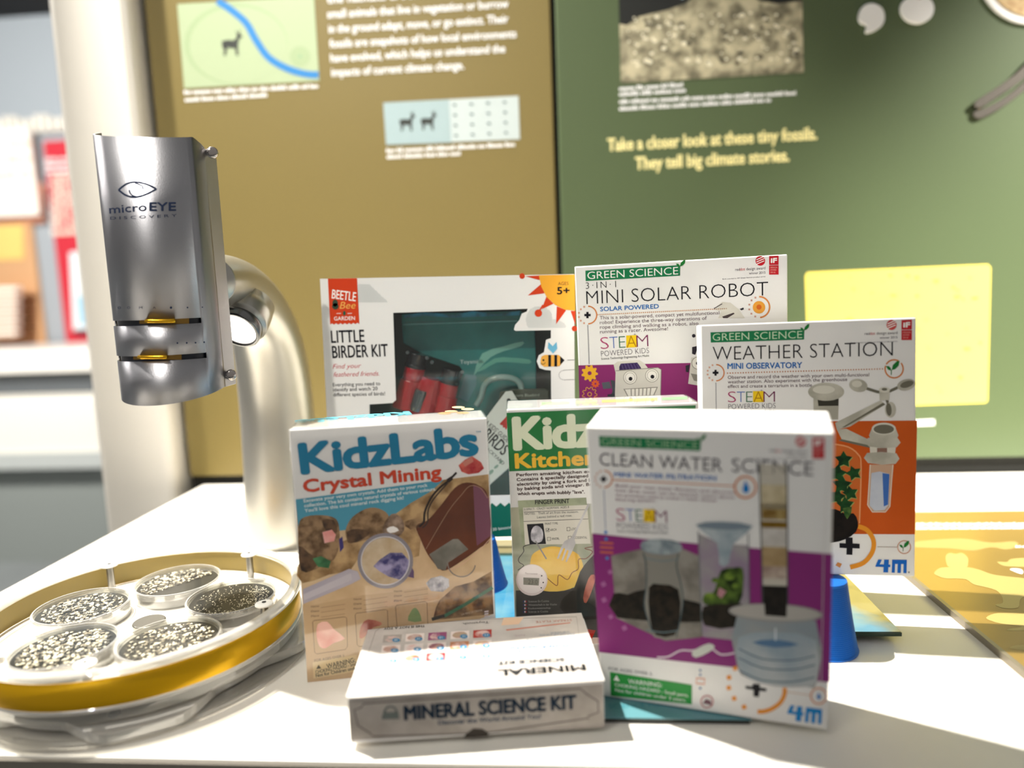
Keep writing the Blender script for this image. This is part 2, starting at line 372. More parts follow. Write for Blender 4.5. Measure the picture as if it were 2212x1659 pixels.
p.poly('orange_band', [(-60, 400), (95, 395), (97, 480), (-58, 485)], mat('e9a183', rough=.5), 1)
p.done()
wc = empty('white_sign', (-2.7, 3.9, .9), 'large white blurred sign above the orange panel, far left', 'sign')
far_box('board', (-120, 285, 82, 465), 3.90, 3.94, mat('fffaf0', rough=.5), wc, bev=.006)
p = Print(Plane((0, 3.90, 0), (0, -1, 0)), wc, 1)
for k in range(3): p.greek('sign_lettering#%d' % k, (-40, 320+k*34), (68, 315+k*34), 16, mat('e8cdb4', rough=.5), 1, k)
p.done()
sg = empty('wall_letters', (-2.6, 3.97, 1.9), 'pale raised lettering high on the far grey wall', 'sign')
bm = B(); rn = random.Random(3)
for i in range(11):
    a = on_y(-20+i*17, 292-i*.8, 3.97); add_box(bm, a.x, a.x+.030, 3.95, 3.985, a.z, a.z+rn.choice((.075, .095)))
bake('letter_row', bm, mat('f4f0e6', rough=.5), sg)
for i in range(6):
    o = empty('paper_stack', (0, 0, 0), 'white folded leaflets in the rack against the orange panel, far left, tier %s' % ('topmost', 'second from top', 'third from top', 'third from bottom', 'second from bottom', 'bottom')[i], 'leaflets', 'leaflets in the far rack')
    a = on_y(-8, 620+i*19, 3.8); o.location = (a.x, 3.82, a.z)
    bm = B(); add_box(bm, a.x-.16, a.x+.11, 3.80, 3.86, a.z-.034, a.z); bake('leaflets', bm, mat('fdf8ee', rough=.5), o, bevel=.008)
    bm = B(); add_box(bm, a.x-.17, a.x+.12, 3.79, 3.95, a.z-.040, a.z-.034); bake('shelf', bm, mat('d8a070', rough=.5), o)

# ================================================================== the exhibit table
tb = empty('exhibit_table', (.2, .8, 0), 'white laminate exhibit table carrying the kit boxes and the microscope', 'table')
bm = boxb(-.656, 1.6, .442, WY-.002, ZT-.03, ZT); bake('tabletop', bm, M_table, tb, bevel=.0015)
bake('front_edge', boxb(-.655, 1.6, .4395, .4415, ZT-.06, ZT-.0025), mat('6f6a60', rough=.5), tb)
bake('base_cabinet', boxb(-.60, 1.55, .52, WY-.01, 0, ZT-.03), mat('b9b6ac', rough=.5), tb)
# bronze inlay panel with arctic animals
iz = ZT+.006
ip = empty('animal_panel', (.9, .75, ZT), 'bronze tabletop panel with pale polar bear and whale silhouettes', 'panel')
bake('plate', boxb(.352, 1.55, .452, .963, ZT, iz), mat('9a7c3c', rough=.32, metal=.3, spec=.5, name='bronze_print'), ip, bevel=.0006)
bake('edge_strip', boxb(.3485, .3525, .452, .963, ZT, iz+.0004), mat('8b8272', rough=.4, metal=.4), ip)
TP = Plane((0, 0, iz), (0, 0, 1))
p = Print(TP, ip, 1)
SIL = mat('bba866', rough=.4); SI2 = mat('ad975a', rough=.4)
def cz(x, y): return (1900+x/3.949, 1080+y/3.949)
def poly_c(n, L, m, lay, sm=3): p.poly(n, [cz(*q) for q in L], m, lay, smooth=sm)
poly_c('ice_silhouette', [(300, 360), (420, 345), (700, 330), (950, 365), (1150, 355), (1180, 395), (1080, 425), (950, 405), (800, 435), (600, 415), (400, 410), (290, 400)], SI2, 1)
poly_c('heart_silhouette', [(565, 480), (600, 452), (650, 462), (700, 452), (750, 490), (755, 540), (735, 575), (600, 572), (572, 545)], SIL, 1)
poly_c('bear_silhouette', [(465, 628), (500, 590), (560, 576), (740, 574), (860, 600), (980, 640), (1240, 670), (1400, 700), (1420, 900), (1330, 980), (1260, 830), (1200, 850), (1180, 920), (1060, 925), (985, 895), (1050, 880), (1040, 820), (990, 770), (880, 740), (800, 720), (740, 680), (660, 672), (560, 670), (500, 650)], SIL, 2)
poly_c('swan_silhouette', [(1002, 530), (1040, 528), (1090, 530), (1120, 505), (1240, 495), (1400, 500), (1400, 570), (1240, 572), (1100, 568), (1050, 560)], SIL, 1)
poly_c('whale_silhouette', [(908, 1005), (980, 970), (1090, 964), (1240, 972), (1400, 985), (1400, 1110), (1240, 1115), (1090, 1115), (1120, 1098), (1220, 1082), (1060, 1060), (960, 1035)], SIL, 1)
poly_c('fish_silhouette', [(1110, 1262), (1180, 1240), (1300, 1240), (1400, 1250), (1400, 1290), (1240, 1285)], SI2, 1)
poly_c('eye_mark', [(1112, 595), (1140, 585), (1200, 590), (1225, 610), (1215, 635), (1160, 618)], W_, 3)
for k in range(2): p.greek('panel_lettering#%d' % k, cz(306, 220+k*32), cz(1400, 215+k*30), 6, W_, 2, k)
p.greek('panel_lettering#3', cz(1160, 408), cz(1400, 406), 5, W_, 2, 4)
p.done()

# display screen lying under the rear boxes
SX0, SX1, SY0, SY1, SZ = -.165, .281, .6135, .80, ZT+.010
ds = empty('display_screen', (.05, .70, ZT), 'flat glass display screen lying on the table under the rear boxes', 'screen')
bake('screen_feet', boxb(SX0+.03, SX1-.06, SY0+.035, SY1-.01, ZT, SZ-.0035), mat('3c3c38', rough=.5), ds)
def scrmat():
    m = bpy.data.materials.new('screen_picture'); m.use_nodes = True; t = m.node_tree; b = t.nodes['Principled BSDF']
    c = t.nodes.new('ShaderNodeTexCoord'); n = t.nodes.new('ShaderNodeTexNoise'); n.inputs['Scale'].default_value = 15; n.inputs['Detail'].default_value = 3
    t.links.new(c.outputs['Object'], n.inputs[0]); s = t.nodes.new('ShaderNodeSeparateXYZ'); t.links.new(c.outputs['Object'], s.inputs[0])
    r1 = t.nodes.new('ShaderNodeValToRGB'); r2 = t.nodes.new('ShaderNodeValToRGB'); mx = t.nodes.new('ShaderNodeMix'); mx.data_type = 'RGBA'
    e = r1.color_ramp.elements; e[0].color = (*srgb('12bdf2'), 1); e[0].position = .42; e[1].color = (*srgb('9deaf8'), 1); e[1].position = .66
    e = r2.color_ramp.elements; e[0].color = (*srgb('5d5634'), 1); e[0].position = .36; e[1].color = (*srgb('cabb72'), 1); e[1].position = .52
    t.links.new(n.outputs['Fac'], r1.inputs[0]); t.links.new(n.outputs['Fac'], r2.inputs[0])
    mr_ = t.nodes.new('ShaderNodeMapRange'); mr_.inputs[1].default_value = .155; mr_.inputs[2].default_value = .175
    ad = t.nodes.new('ShaderNodeMath'); ad.operation = 'MULTIPLY_ADD'; ad.inputs[1].default_value = .08
    t.links.new(n.outputs['Fac'], ad.inputs[0]); t.links.new(s.outputs[0], ad.inputs[2]); t.links.new(ad.outputs[0], mr_.inputs[0]); mr_.inputs[1].default_value = .242; mr_.inputs[2].default_value = .262
    t.links.new(mr_.outputs[0], mx.inputs[0]); t.links.new(r1.outputs[0], mx.inputs[6]); t.links.new(r2.outputs[0], mx.inputs[7])
    t.links.new(mx.outputs[2], b.inputs['Emission Color']); b.inputs['Emission Strength'].default_value = .8; b.inputs['Base Color'].default_value = (.03, .03, .03, 1); b.inputs['Roughness'].default_value = .1
    return m
sg_ = bake('screen_glass', boxb(SX0, SX1, SY0, SY1, SZ-.0035, SZ), [scrmat(), mat('24382a', rough=.15)], ds)
for f in sg_.data.polygons: f.material_index = 0 if f.normal.z > .5 else 1
bake('glass_edge', boxb(SX0-.0004, SX1+.0006, SY0-.0006, SY0+.0002, SZ-.004, SZ-.0004), mat('24382a', rough=.2), ds)
bm = B(); add_box(bm, SX0, SX1, SY1, SY1+.016, ZT, SZ+.004); bake('bezel', bm, mat('9a9270', rough=.3, metal=.5), ds, bevel=.001)
bm = B(); add_box(bm, SX0, SX1, SY1+.018, SY1+.040, ZT, SZ+.006); bake('bezel', bm, mat('a79f80', rough=.35, metal=.4), ds, bevel=.001)
bm = B(); add_box(bm, SX0, SX1, SY1+.040, SY1+.048, ZT, SZ+.001); bake('rear_gap_shade', bm, mat('0c0c0a', rough=.6), ds)  # black strip painted in for the shadowed gap behind the bezel

# teal slab under the front boxes
sl = empty('booklet', (.02, .53, ZT), 'thin teal booklet with dark edge beneath the front boxes', 'booklet')
bake('pages', boxb(-.125, .122, .4905, .560, ZT, ZT+.0036), mat('2b2c28', rough=.6), sl, bevel=.0004)
bake('cover', boxb(-.125, .123, .4900, .5605, ZT+.0036, ZT+.0044), mat('5d8f98', rough=.35), sl)
SP = Plane((0, 0, ZT+.0044), (0, 0, 1)); p = Print(SP, sl, 1)
p.text('cover_lettering', 'SCIENCE FUN', (1316, 1531), (1440, 1526), 9, mat('2f7f8c', rough=.4), 1)
p.done()

# ================================================================== kit boxes
PAPER = dict(rough=.33, spec=.45)
M_card = mat((.93, .925, .915), name='white_card', **PAPER)
def eul(a, l, t):
    r = Vector((math.cos(a), math.sin(a), 0)); b = Vector((-math.sin(a), math.cos(a), 0)); u = Vector((0, 0, 1))
    u2 = u*math.cos(l)+b*math.sin(l); b2 = b*math.cos(l)-u*math.sin(l)
    return r*math.cos(t)+u2*math.sin(t), u2*math.cos(t)-r*math.sin(t), b2
class Kit:
    def __init__(s, name, label, W, H, D, a, l, t, x, y, z, card=None, hollow=False):
        s.r, s.u, s.b = eul(a, l, t); s.P = Vector((x, y, z))+EYE; s.W, s.H, s.D = W, H, D
        c = s.P+s.r*(W/2)+s.b*(D/2)
        s.root = empty(name, c, label, 'box')
        if not hollow:
            bm = B(); add_obox(bm, s.P, s.r, s.u, s.b, W, H, D); s.carton = bake('carton', bm, card or M_card, s.root, bevel=.0011)
        s.front = Plane(s.P, -s.b); s.top = Plane(s.P+s.u*H, s.u); s.pr = Print(s.front, s.root); s.tp = Print(s.top, s.root)
    def done(s): s.pr.done(); s.tp.done()
    def crease(s, film=None):
        """tuck-flap seams along the top and the side"""
        bm = B(); add_obox(bm, s.P+s.u*(s.H+.00005)+s.r*.002+s.b*(s.D*.5), s.r, s.u, s.b, s.W-.004, .00025, .0005)
        bake('flap_seam', bm, mat('b8b2a8', rough=.5), s.root)
K = {
'clean': dict(W=.1603, H=.2174, D=.05, a=-.2601, l=-.107, t=.0065, x=.0163, y=.5178, z=-.3115),
'kidz': dict(W=.1594, H=.2142, D=.045, a=.2196, l=.013, t=-.0002, x=-.2264, y=.5414, z=-.316),
'kitchen': dict(W=.165, H=.2065, D=.05, a=.075, l=0, t=0, x=-.0567, y=.604, z=-.3057),
'weather': dict(W=.174, H=.2201, D=.045, a=-.0965, l=.0548, t=.0076, x=.1136, y=.621, z=-.2532),
'solar': dict(W=.2002, H=.2773, D=.036, a=-.1, l=0, t=.0149, x=.0097, y=.715, z=-.2532),
'birder': dict(W=.2684, H=.2762, D=.06, a=0, l=0, t=-.0204, x=-.2688, y=.742, z=-.2532),
'mineral': dict(W=.1811, H=.0363, D=.0965, a=.1314, l=0, t=0, x=-.1626, y=.4542, z=-.3115)}
BLK = INK('15141c'); BLU = INK('1d6cb8'); GRN = INK('1d7a4c'); ORG = INK('e08a3a'); ORD = INK('d5803f'); RED = INK('c4202c'); GRY = INK('5a5460'); MAUVE = INK('8a5a72'); PUR = INK('8c2a72'); YEL = INK('f5cf1e'); WHT = INK('fbf8f4'); LOGO = INK('1266c4')

def four_m(pr, f, m):
    """the 4M mark; f maps unit coordinates (0..1, 0..1 up) to pixels"""
    for P in ([(.08, 1), (.20, 1), (.14, .62), (.27, .62), (.27, 1), (.42, 1), (.42, .62), (.48, .62), (.48, .42), (.42, .42), (.42, 0), (.27, 0), (.27, .42), (0, .42)],
              [(.53, 1), (1, 1), (1, 0), (.90, 0), (.90, .68), (.82, .68), (.82, 0), (.71, 0), (.71, .68), (.63, .68), (.63, 0), (.53, 0)]):
        pr.poly('maker_mark', [f(*q) for q in P], m, 3)
def quadmap(a, b, c, d):
    """a lower left, b lower right, c upper right, d upper left"""
    def f(s, t): return tuple((a[i]*(1-s)+b[i]*s)*(1-t)+(d[i]*(1-s)+c[i]*s)*t for i in (0, 1))
    return f
LEAFN = [0]
def leafmark(pr, x, y, s, ring=None, lay=3):
    LEAFN[0] += 1; nm_ = 'sprout_mark#%d' % LEAFN[0]
    L = INK('1f7a34')
    pr.poly(nm_, [(x, y), (x+2*s, y-10*s), (x+10*s, y-18*s), (x+16*s, y-19*s), (x+14*s, y-9*s), (x+7*s, y-2*s)], L, lay)
    pr.poly(nm_, [(x-2*s, y+1*s), (x-8*s, y-1*s), (x-12*s, y-8*s), (x-6*s, y-8*s), (x-2*s, y-4*s)], L, lay)
    pr.line(nm_, [(x-1*s, y+10*s), (x-1*s, y-1*s)], 1.6*s, L, lay)
    if ring: pr.arc(nm_, (x, y), ring, 60, 395, 2.4, ORD, lay-1)
def awards(pr, cx, cy, r, sx, sy, sw, sh, t1, fade=False):
    pr.disc('award_mark', (cx, cy), r, RED, 2)
    for k in (-.55, -.1, .35):
        pr.line('award_mark', smooth_open([(cx-r*.8, cy+r*k+r*.35), (cx, cy+r*k-r*.02), (cx+r*.8, cy+r*k-r*.35)], 3), r*.17, WHT, 3)
    pr.quad('award_mark', (sx, sy), (sx+sw, sy-1), (sx+sw, sy+sh*.47), (sx, sy+sh*.48), RED, 2)
    pr.quad('award_mark', (sx, sy+sh*.51), (sx+sw, sy+sh*.50), (sx+sw, sy+sh), (sx, sy+sh), RED, 2)
    pr.text('award_mark', 'iF', (sx+sw*.2, sy+sh*.36), (sx+sw*.8, sy+sh*.35), sh*.24, WHT, 3, off=.05)
    for k, t in enumerate(('DESIGN', 'AWARD', '2016')): pr.text('award_mark', t, (sx+sw*.12, sy+sh*(.66+.13*k)), (sx+sw*(.85-.1*k), sy+sh*(.655+.13*k)), sh*.085, mat('e9a9a0'), 3)
    a, b, h = t1
    sl_ = (b[1]-a[1])/(b[0]-a[0]); q = a[0]+(b[0]-a[0])*.155; q2 = a[0]+(b[0]-a[0])*.32
    pr.text('award_lettering', 'red', a, (q, a[1]+sl_*(q-a[0])), h, GRY, 2); pr.text('award_lettering', 'dot', (q+.5, a[1]+sl_*(q-a[0])), (q2, a[1]+sl_*(q2-a[0])), h, RED, 2)
    pr.text('award_lettering', 'design award', (q2+h*.5, a[1]+sl_*(q2-a[0])), b, h, GRY, 2)
    pr.text('award_lettering', 'winner 2015', (a[0]+(b[0]-a[0])*.46, a[1]+sl_*(b[0]-a[0])*.46+h*1.55), (b[0], b[1]+h*1.55), h*.85, GRY, 2)
    pr.text('award_lettering', 'Both awarded to 4M Green Science product series', (a[0]-(b[0]-a[0])*.42, a[1]-sl_*(b[0]-a[0])*.42+h*2.9), (b[0], b[1]+h*2.8), h*.42, GRY, 2)
def gs_head(pr, a, b, c, d, letters, off=-.004):
    """GREEN SCIENCE banner: corners ll, lr, ur, ul"""
    pr.quad('banner', a, b, c, d, GRN, 2); f = quadmap(a, b, c, d)
    p0 = f(.02, .17); p1 = f(.985, .14); pr.text('banner_lettering', 'GREEN SCIENCE', p0, p1, abs(a[1]-d[1])*.70, letters, 3, off=off)
    q = f(1.0, 1.0); s = abs(a[1]-d[1])/26
    leafmark(pr, q[0]+2*s, q[1]+3*s, s*.85)
    pr.line('sprout_stem', [(q[0]+2*s, q[1]), (q[0]+1*s, q[1]+26*s)], 1.6*s, GRN, 2)
def steam(pr, a, b, h, low):
    """STEAM POWERED KIDS mark: letters on the baseline a-b"""
    cs = [INK('b02a6a'), INK('5a78c0'), INK('4a7a60'), INK('b07a10'), INK('7a2a58')]; xs = [0, .19, .385, .545, .75]; ws = [.17, .17, .135, .2, .245]
    dx, dy = b[0]-a[0], b[1]-a[1]; f = lambda t, e=0: (a[0]+dx*t, a[1]+dy*t-e)
    pr.quad('steam_mark', f(.53), f(.755), f(.755, h*1.02), f(.53, h*1.02), YEL, 2)
    for ch, c, x, w_ in zip('STEAM', cs, xs, ws): pr.text('steam_mark', ch, f(x), f(x+w_), h, c, 3, off=-.018)
    pr.text('steam_mark', '+', f(.68, h*.95), f(.74, h*.95), h*.25, BLK, 3, off=-.02)
    pr.text('steam_lettering', 'POWERED KIDS', (a[0]+1, a[1]+low*.56), (b[0]+1, b[1]+low*.5), low*.42, GRY, 3, off=-.016)
    pr.text('steam_lettering', 'Science Technology Engineering Art Maths', (a[0]+1, a[1]+low*.82), (b[0]+1, b[1]+low*.77), low*.16, BLK, 3)
def plus_ring(pr, x, y, r, s=1.0):
    pr.arc('plus_mark', (x+r*.05, y), r, -88, 88, r*.14, ORD, 2)
    for k in range(6):
        t = math.radians(112+k*27); pr.dots('plus_mark', (x+r*math.cos(t), y-r*math.sin(t)), (x+r*math.cos(t)+.1, y-r*math.sin(t)), 1, r*.2, INK('d9a58c'), 2)
    q = r*.36; w_ = r*.13
    pr.quad('plus_mark', (x-q, y-w_), (x+q, y-w_), (x+q, y+w_), (x-q, y+w_), BLK, 3); pr.quad('plus_mark', (x-w_, y-q), (x+w_, y-q), (x+w_, y+q), (x-w_, y+q), BLK, 3.3)

# ---- clean water science (front right)
k = Kit('kit_box', 'white and purple kit box with water filter pictures, nearest box at front right', **K['clean']); q = k.pr
def c7(x, y): return (1250+x/2.272, 870+y/2.272)
def P7(*L): return [c7(*t) for t in L]
gs_head(q, c7(103, 215), c7(596, 236), c7(594, 180), c7(100, 163), INK('9fc09a'))
q.text('title_lettering', 'CLEAN WATER', c7(104, 306), c7(705, 338), 27, INK('4a4550'), 3, off=-.005)
q.text('title_lettering', 'SCIENCE', c7(752, 338), c7(1150, 358), 29, INK('4a4550'), 3, off=-.005)
q.text('subtitle_lettering', 'MINI WATER FILTRATION', c7(176, 362), c7(674, 381), 9.5, BLU, 3, off=.02)
plus_ring(q, *c7(122, 374), 18)
q.line('route_line', P7((168, 378), (765, 408)), 2, ORD, 2); q.line('route_line#2', P7((124, 425), (132, 620)), 1.4, INK('8a93b0'), 2)
for i, t in enumerate(('Build your own water filtration and discover', 'how dirty water can be cleaned. Learn about', 'the processes used to create a water cleaner', 'filtering system.')):
    q.text('body_lettering', t, c7(182, 412+23*i), c7((770, 765, 680, 380)[i], 448+23*i - (0, 0, 8, 30)[i]), 6, MAUVE, 3)
steam(q, c7(187, 578), c7(436, 590), 27, 30)
awards(q, *c7(1090, 190), 11.5, *c7(1147, 172), 26, 45, (c7(935, 240), c7(1120, 246), 6))
q.poly('purple_band', P7((66, 640), (320, 668), (640, 696), (1245, 742), (1232, 1372), (1170, 1366), (775, 1300), (100, 1224)), INK('8a2f78'), 1)
q.arc('drop_mark', c7(818, 414), 23, 0, 360, 4, ORD, 3); q.poly('drop_mark', P7((818, 380), (838, 420), (832, 440), (812, 442), (804, 425)), INK('1a7cc8'), 3)
for x, y in ((133, 635), (135, 668), (140, 762)): q.disc('small_drop_mark#%d' % y, c7(x, y), 3.6, INK('4a8ad0'), 3)
for y in (692, 714, 738): q.line('filter_mark', P7((105, y-6), (170, y-2)), 4, INK('d06a4a'), 2)
for x, y, r in ((155, 830, 6), (122, 890, 7), (125, 967, 7), (158, 1050, 6), (225, 1105, 7), (400, 1205, 0)):
    if r: q.poly('band_square#%d' % y, [(c7(x, y)[0]+r*math.cos(t+.3), c7(x, y)[1]+r*math.sin(t+.3)) for t in (0, 1.57, 3.14, 4.71)], INK('b06aa2'), 2)
# photograph of dark soil and glass jar
q.poly('soil_photo', P7((160, 750), (318, 715), (500, 712), (660, 780), (640, 1130), (600, 1150), (425, 1168), (185, 1055)), INK('9a958c', c2='77726a', vscale=60), 2)
q.poly('soil_photo', P7((172, 935), (240, 940), (330, 915), (500, 960), (640, 1000), (640, 1075), (190, 1055)), INK('17140f', c2='2b251c', vscale=150), 2.4, smooth=2)
q.poly('soil_photo', P7((318, 715), (345, 790), (335, 900), (325, 980), (340, 1080), (372, 1150), (480, 1152), (500, 1050), (510, 980), (500, 880), (480, 800), (490, 712)), INK('8d8a82'), 2.8, smooth=2)
q.poly('soil_photo', P7((345, 905), (400, 890), (490, 915), (498, 1050), (470, 1140), (380, 1140), (350, 1060)), INK('14110d', c2='2c241a', vscale=160), 3.2, smooth=2)
q.poly('glass_jar_print', P7((312, 680), (400, 668), (495, 685), (500, 730), (410, 745), (315, 725)), INK('a9b4b8', c2='5f6f78', vscale=80), 3, smooth=2)
q.line('glass_jar_print', P7((318, 735), (330, 790), (332, 900), (322, 1000), (365, 1130)), 2.5, INK('45565c'), 3.5, smooth=3)
q.line('glass_jar_print', P7((492, 740), (480, 800), (505, 900), (512, 980), (495, 1080), (480, 1150)), 2.5, INK('45565c'), 3.5, smooth=3)
for y in (762, 1112): q.line('glass_jar_print', P7((330, y), (410, y+14), (490, y+4)), 2.2, INK('70848a'), 3.6, smooth=3)
# tall plant vessel with funnel
q.poly('plant_vessel_print', P7((585, 640), (700, 690), (835, 700), (838, 980), (770, 1165), (610, 1148), (592, 900)), INK('96829a', c2='a8a8a0', vscale=30), 2.6)
q.poly('plant_vessel_print', P7((612, 1000), (700, 985), (800, 985), (772, 1100), (618, 1092)), INK('171410', c2='2b251c', vscale=150), 3, smooth=2)
q.poly('plant_print', P7((700, 820), (760, 808), (806, 812), (808, 900), (790, 980), (700, 985), (620, 990), (612, 950), (660, 930), (676, 890)), INK('20300f', c2='56702a', vscale=140), 3.4, smooth=2)
for x, y, r in ((640, 950, 12), (740, 850, 12), (670, 870, 8), (770, 900, 8)): q.disc('plant_print', c7(x, y), r, INK('7d9a3a', c2='3f5a1c', vscale=120), 3.8, n=9, ry=r*.7)
q.poly('plant_print', P7((690, 905), (725, 925), (700, 960), (680, 940)), INK('c08a92'), 4)
q.poly('funnel_print', P7((575, 600), (700, 582), (855, 604), (760, 690), (735, 790), (690, 792), (680, 690)), INK('8fa0aa', c2='b8c2c6', vscale=60), 4, smooth=2)
q.disc('funnel_print', c7(712, 604), 58, INK('7b8a96'), 4.4, ry=8, rot=.03)
for a_, b_ in (((587, 630), (606, 1130)), ((832, 640), (838, 985))): q.line('plant_vessel_print', P7(a_, b_), 2.2, INK('6a7274'), 4)
# filter column and water bowl
q.poly('filter_column_print', P7((886, 300), (1022, 305), (1026, 1045), (905, 1040)), INK('c8c2b4'), 3)
for (y0, y1, c1, c2_) in ((400, 520, 'cfc2a2', 'bcae8c'), (490, 570, '7a5d28', 'b09a62'), (580, 612, '8a6a1c', '6a4e18'), (612, 700, 'cfcac4', 'bfbab2'), (705, 800, 'b39a72', 'a38a62'), (800, 860, '9b8478', 'c4b4a4'), (895, 1030, '14110f', '25211c')):
    q.poly('filter_column_print', P7((895, y0), (1022, y0+4), (1022, y1+4), (900, y1)), INK(c1, c2=c2_, vscale=130), 3.4)
for x0, x1 in ((886, 905), (1022, 1026)): q.line('filter_column_print', P7((x0, 300), (x1, 1045)), 3, INK('4b4e50'), 4)
q.poly('water_bowl_print', P7((778, 1040), (1165, 1070), (1170, 1370), (1120, 1392), (960, 1390), (830, 1350), (778, 1290)), INK('a8a49c', c2='8f9aa0', vscale=18), 3.2, smooth=2)
q.poly('water_bowl_print', P7((785, 1150), (960, 1125), (1165, 1165), (1168, 1370), (1110, 1390), (960, 1388), (835, 1350), (785, 1290)), INK('b9bfc0', c2='93a3ae', vscale=24), 3.6, smooth=2)
q.poly('water_bowl_print', P7((850, 1175), (960, 1160), (1080, 1185), (965, 1200)), INK('587a9c'), 4, smooth=2)
for y in (1205, 1250, 1310): q.line('water_bowl_print', P7((785, y), (900, y+50), (1050, y+58), (1160, y+35)), 3, INK('5f7486'), 4.2, smooth=3)
q.disc('water_bowl_print', c7(966, 1030), 102, INK('9b9894'), 4.4, ry=20, rot=.05); q.disc('water_bowl_print', c7(966, 1028), 97, INK('b5b1aa'), 4.6, ry=16, rot=.05)
q.poly('filter_column_print', P7((905, 900), (1024, 904), (1020, 1050), (915, 1042)), INK('1a1613', c2='26211c', vscale=130), 5)
q.line('water_bowl_print', P7((966, 1105), (966, 1165)), 3, INK('dfe6ea'), 4.8)
q.line('string_print', P7((385, 1248), (440, 1245), (500, 1215), (560, 1215), (640, 1200), (700, 1235), (775, 1225)), 3.4, INK('e8d8e4'), 3, smooth=4)
q.poly('string_print', P7((555, 1225), (590, 1200), (640, 1180), (668, 1196), (640, 1222), (575, 1250)), INK('d8dcd2'), 3.5, smooth=2)
# bottom strip
q.text('age_lettering', 'FOR AGES OVER 5', c7(148, 1310), c7(360, 1338), 6.5, INK('5d5a66'), 3)
q.quad('warning_label', c7(158, 1437), c7(556, 1480), c7(556, 1384), c7(154, 1320), INK('2f9342'), 2)
q.poly('warning_label', P7((172, 1360), (202, 1366), (186, 1336)), WHT, 3)
q.text('warning_lettering', 'WARNING:', c7(244, 1376), c7(410, 1396), 9, WHT, 3)
q.text('warning_lettering', 'CHOKING HAZARD - Small parts.', c7(178, 1390), c7(540, 1444), 7, WHT, 3)
q.text('warning_lettering', 'Not for children under 3 years.', c7(180, 1416), c7(528, 1468), 7, WHT, 3)
for y in (1312, 1334, 1400): q.disc('step_mark', c7(597, y), 2.4, INK('4a74a8'), 3)
q.line('step_mark', P7((578, 1350), (618, 1354), (618, 1380), (578, 1376)), 3, INK('f0b09a'), 3, closed=True)
q.arc('step_mark', c7(630, 1466), 13, 0, 360, 2.4, INK('b0505a'), 3); q.poly('step_mark', P7((608, 1474), (625, 1452), (650, 1462), (652, 1484)), INK('7a5a64'), 3)
for x, y in ((768, 1302), (738, 1347), (737, 1398), (763, 1450), (812, 1492)): q.poly('orange_square#%d' % y, [(c7(x, y)[0]+6.5*math.cos(t+.5), c7(x, y)[1]+6.5*math.sin(t+.5)) for t in (0, 1.57, 3.14, 4.71)], INK('ec9a3c'), 3)
q.line('orange_arc', P7((1010, 1398), (1010, 1430), (990, 1470), (950, 1500), (910, 1514), (878, 1515)), 9, INK('ec9a3c'), 3, smooth=4)
q.poly('big_plus', P7((818, 1388), (852, 1392), (856, 1378), (890, 1380), (888, 1396), (922, 1402), (920, 1416), (888, 1412), (884, 1443), (858, 1440), (858, 1408), (820, 1402)), BLK, 3)
q.line('route_line#3', P7((1020, 1418), (1145, 1436)), 1.5, INK('d9b9a0'), 2); q.arc('drop_mark#2', c7(1178, 1438), 17, 0, 360, 2.6, ORD, 3); q.poly('drop_mark#2', P7((1176, 1422), (1190, 1444), (1180, 1456), (1168, 1446)), INK('1a7cc8'), 3)
four_m(q, quadmap((1698, 1554), (1774, 1564), (1776, 1532), (1702, 1522)), INK('1f8ad0'))
for x, y, c in ((1590, 896, 'c9d7a8'), (1640, 899, 'd9d2c0'), (1655, 912, 'cfd8a0'), (1712, 911, '9fb070'), (1752, 908, 'e8e4cc')): k.tp.disc('top_print', (x, y), 12, INK(c), 1, ry=2.5)
q.line('side_crease', [(1790, 945), (1779, 1200), (1773, 1530)], 1.2, INK('dedad4'), 2)
k.crease(); k.done()

# ---- kidzlabs crystal mining (left)
k = Kit('kit_box', 'upright kit box with big teal title and desert crystal photo, left of the flat box', card=mat((.93, .925, .915), rough=.22, coat=.6, name='wrapped_card'), **K['kidz']); q = k.pr
def c3(x, y): return (600+x/2.720, 870+y/2.720)
def P3(*L): return [c3(*t) for t in L]
TEAL = INK('0f7fa6', rough=.3)
q.text('title_lettering', 'KidzLabs', c3(147, 413), c3(1172, 300), 62, TEAL, 3, off=.046, space=.95)
q.text('subtitle_lettering', 'Crystal Mining', c3(156, 525), c3(960, 438), 26, INK('cf4526', rough=.3), 3, off=.038)
q.text('small_lettering', 'TM', c3(1165, 178), c3(1192, 175), 4, TEAL, 3)
SKY = INK('4f9fb8', rough=.3); SAND = INK('c9a878', rough=.3, c2='8a6a42', vscale=70); SANDL = INK('dcc19a', rough=.3, c2='c6a67c', vscale=30); ROCK = INK('a58560', rough=.3, c2='5e4428', vscale=110); ROCKD = INK('6a4e34', rough=.3, c2='2f2014', vscale=120)
q.poly('desert_photo', P3((105, 568), (1238, 420), (1268, 1240), (176, 1645)), SANDL, .6)
q.poly('desert_photo', P3((105, 568), (975, 452), (900, 520), (740, 650), (620, 720), (300, 760), (125, 780)), SKY, 1)
q.poly('desert_photo', P3((975, 452), (1238, 420), (1245, 600), (1150, 660), (1000, 640), (760, 740), (640, 690), (780, 590), (900, 520)), SAND, 1.3)
q.poly('desert_photo', P3((120, 950), (300, 860), (480, 770), (640, 760), (800, 720), (830, 900), (600, 930), (500, 880), (430, 980), (300, 1010), (145, 1060)), SAND, 1.6, smooth=2)
q.poly('desert_photo', P3((950, 1160), (1040, 1080), (1150, 1050), (1255, 990), (1268, 1240), (910, 1278), (930, 1200)), INK('a07c50', rough=.3, c2='4a3018', vscale=90), 1.6)
q.poly('rock_print', P3((122, 720), (160, 670), (260, 660), (340, 680), (362, 740), (360, 840), (330, 920), (250, 965), (180, 990), (135, 985), (122, 880)), ROCK, 2, smooth=3)
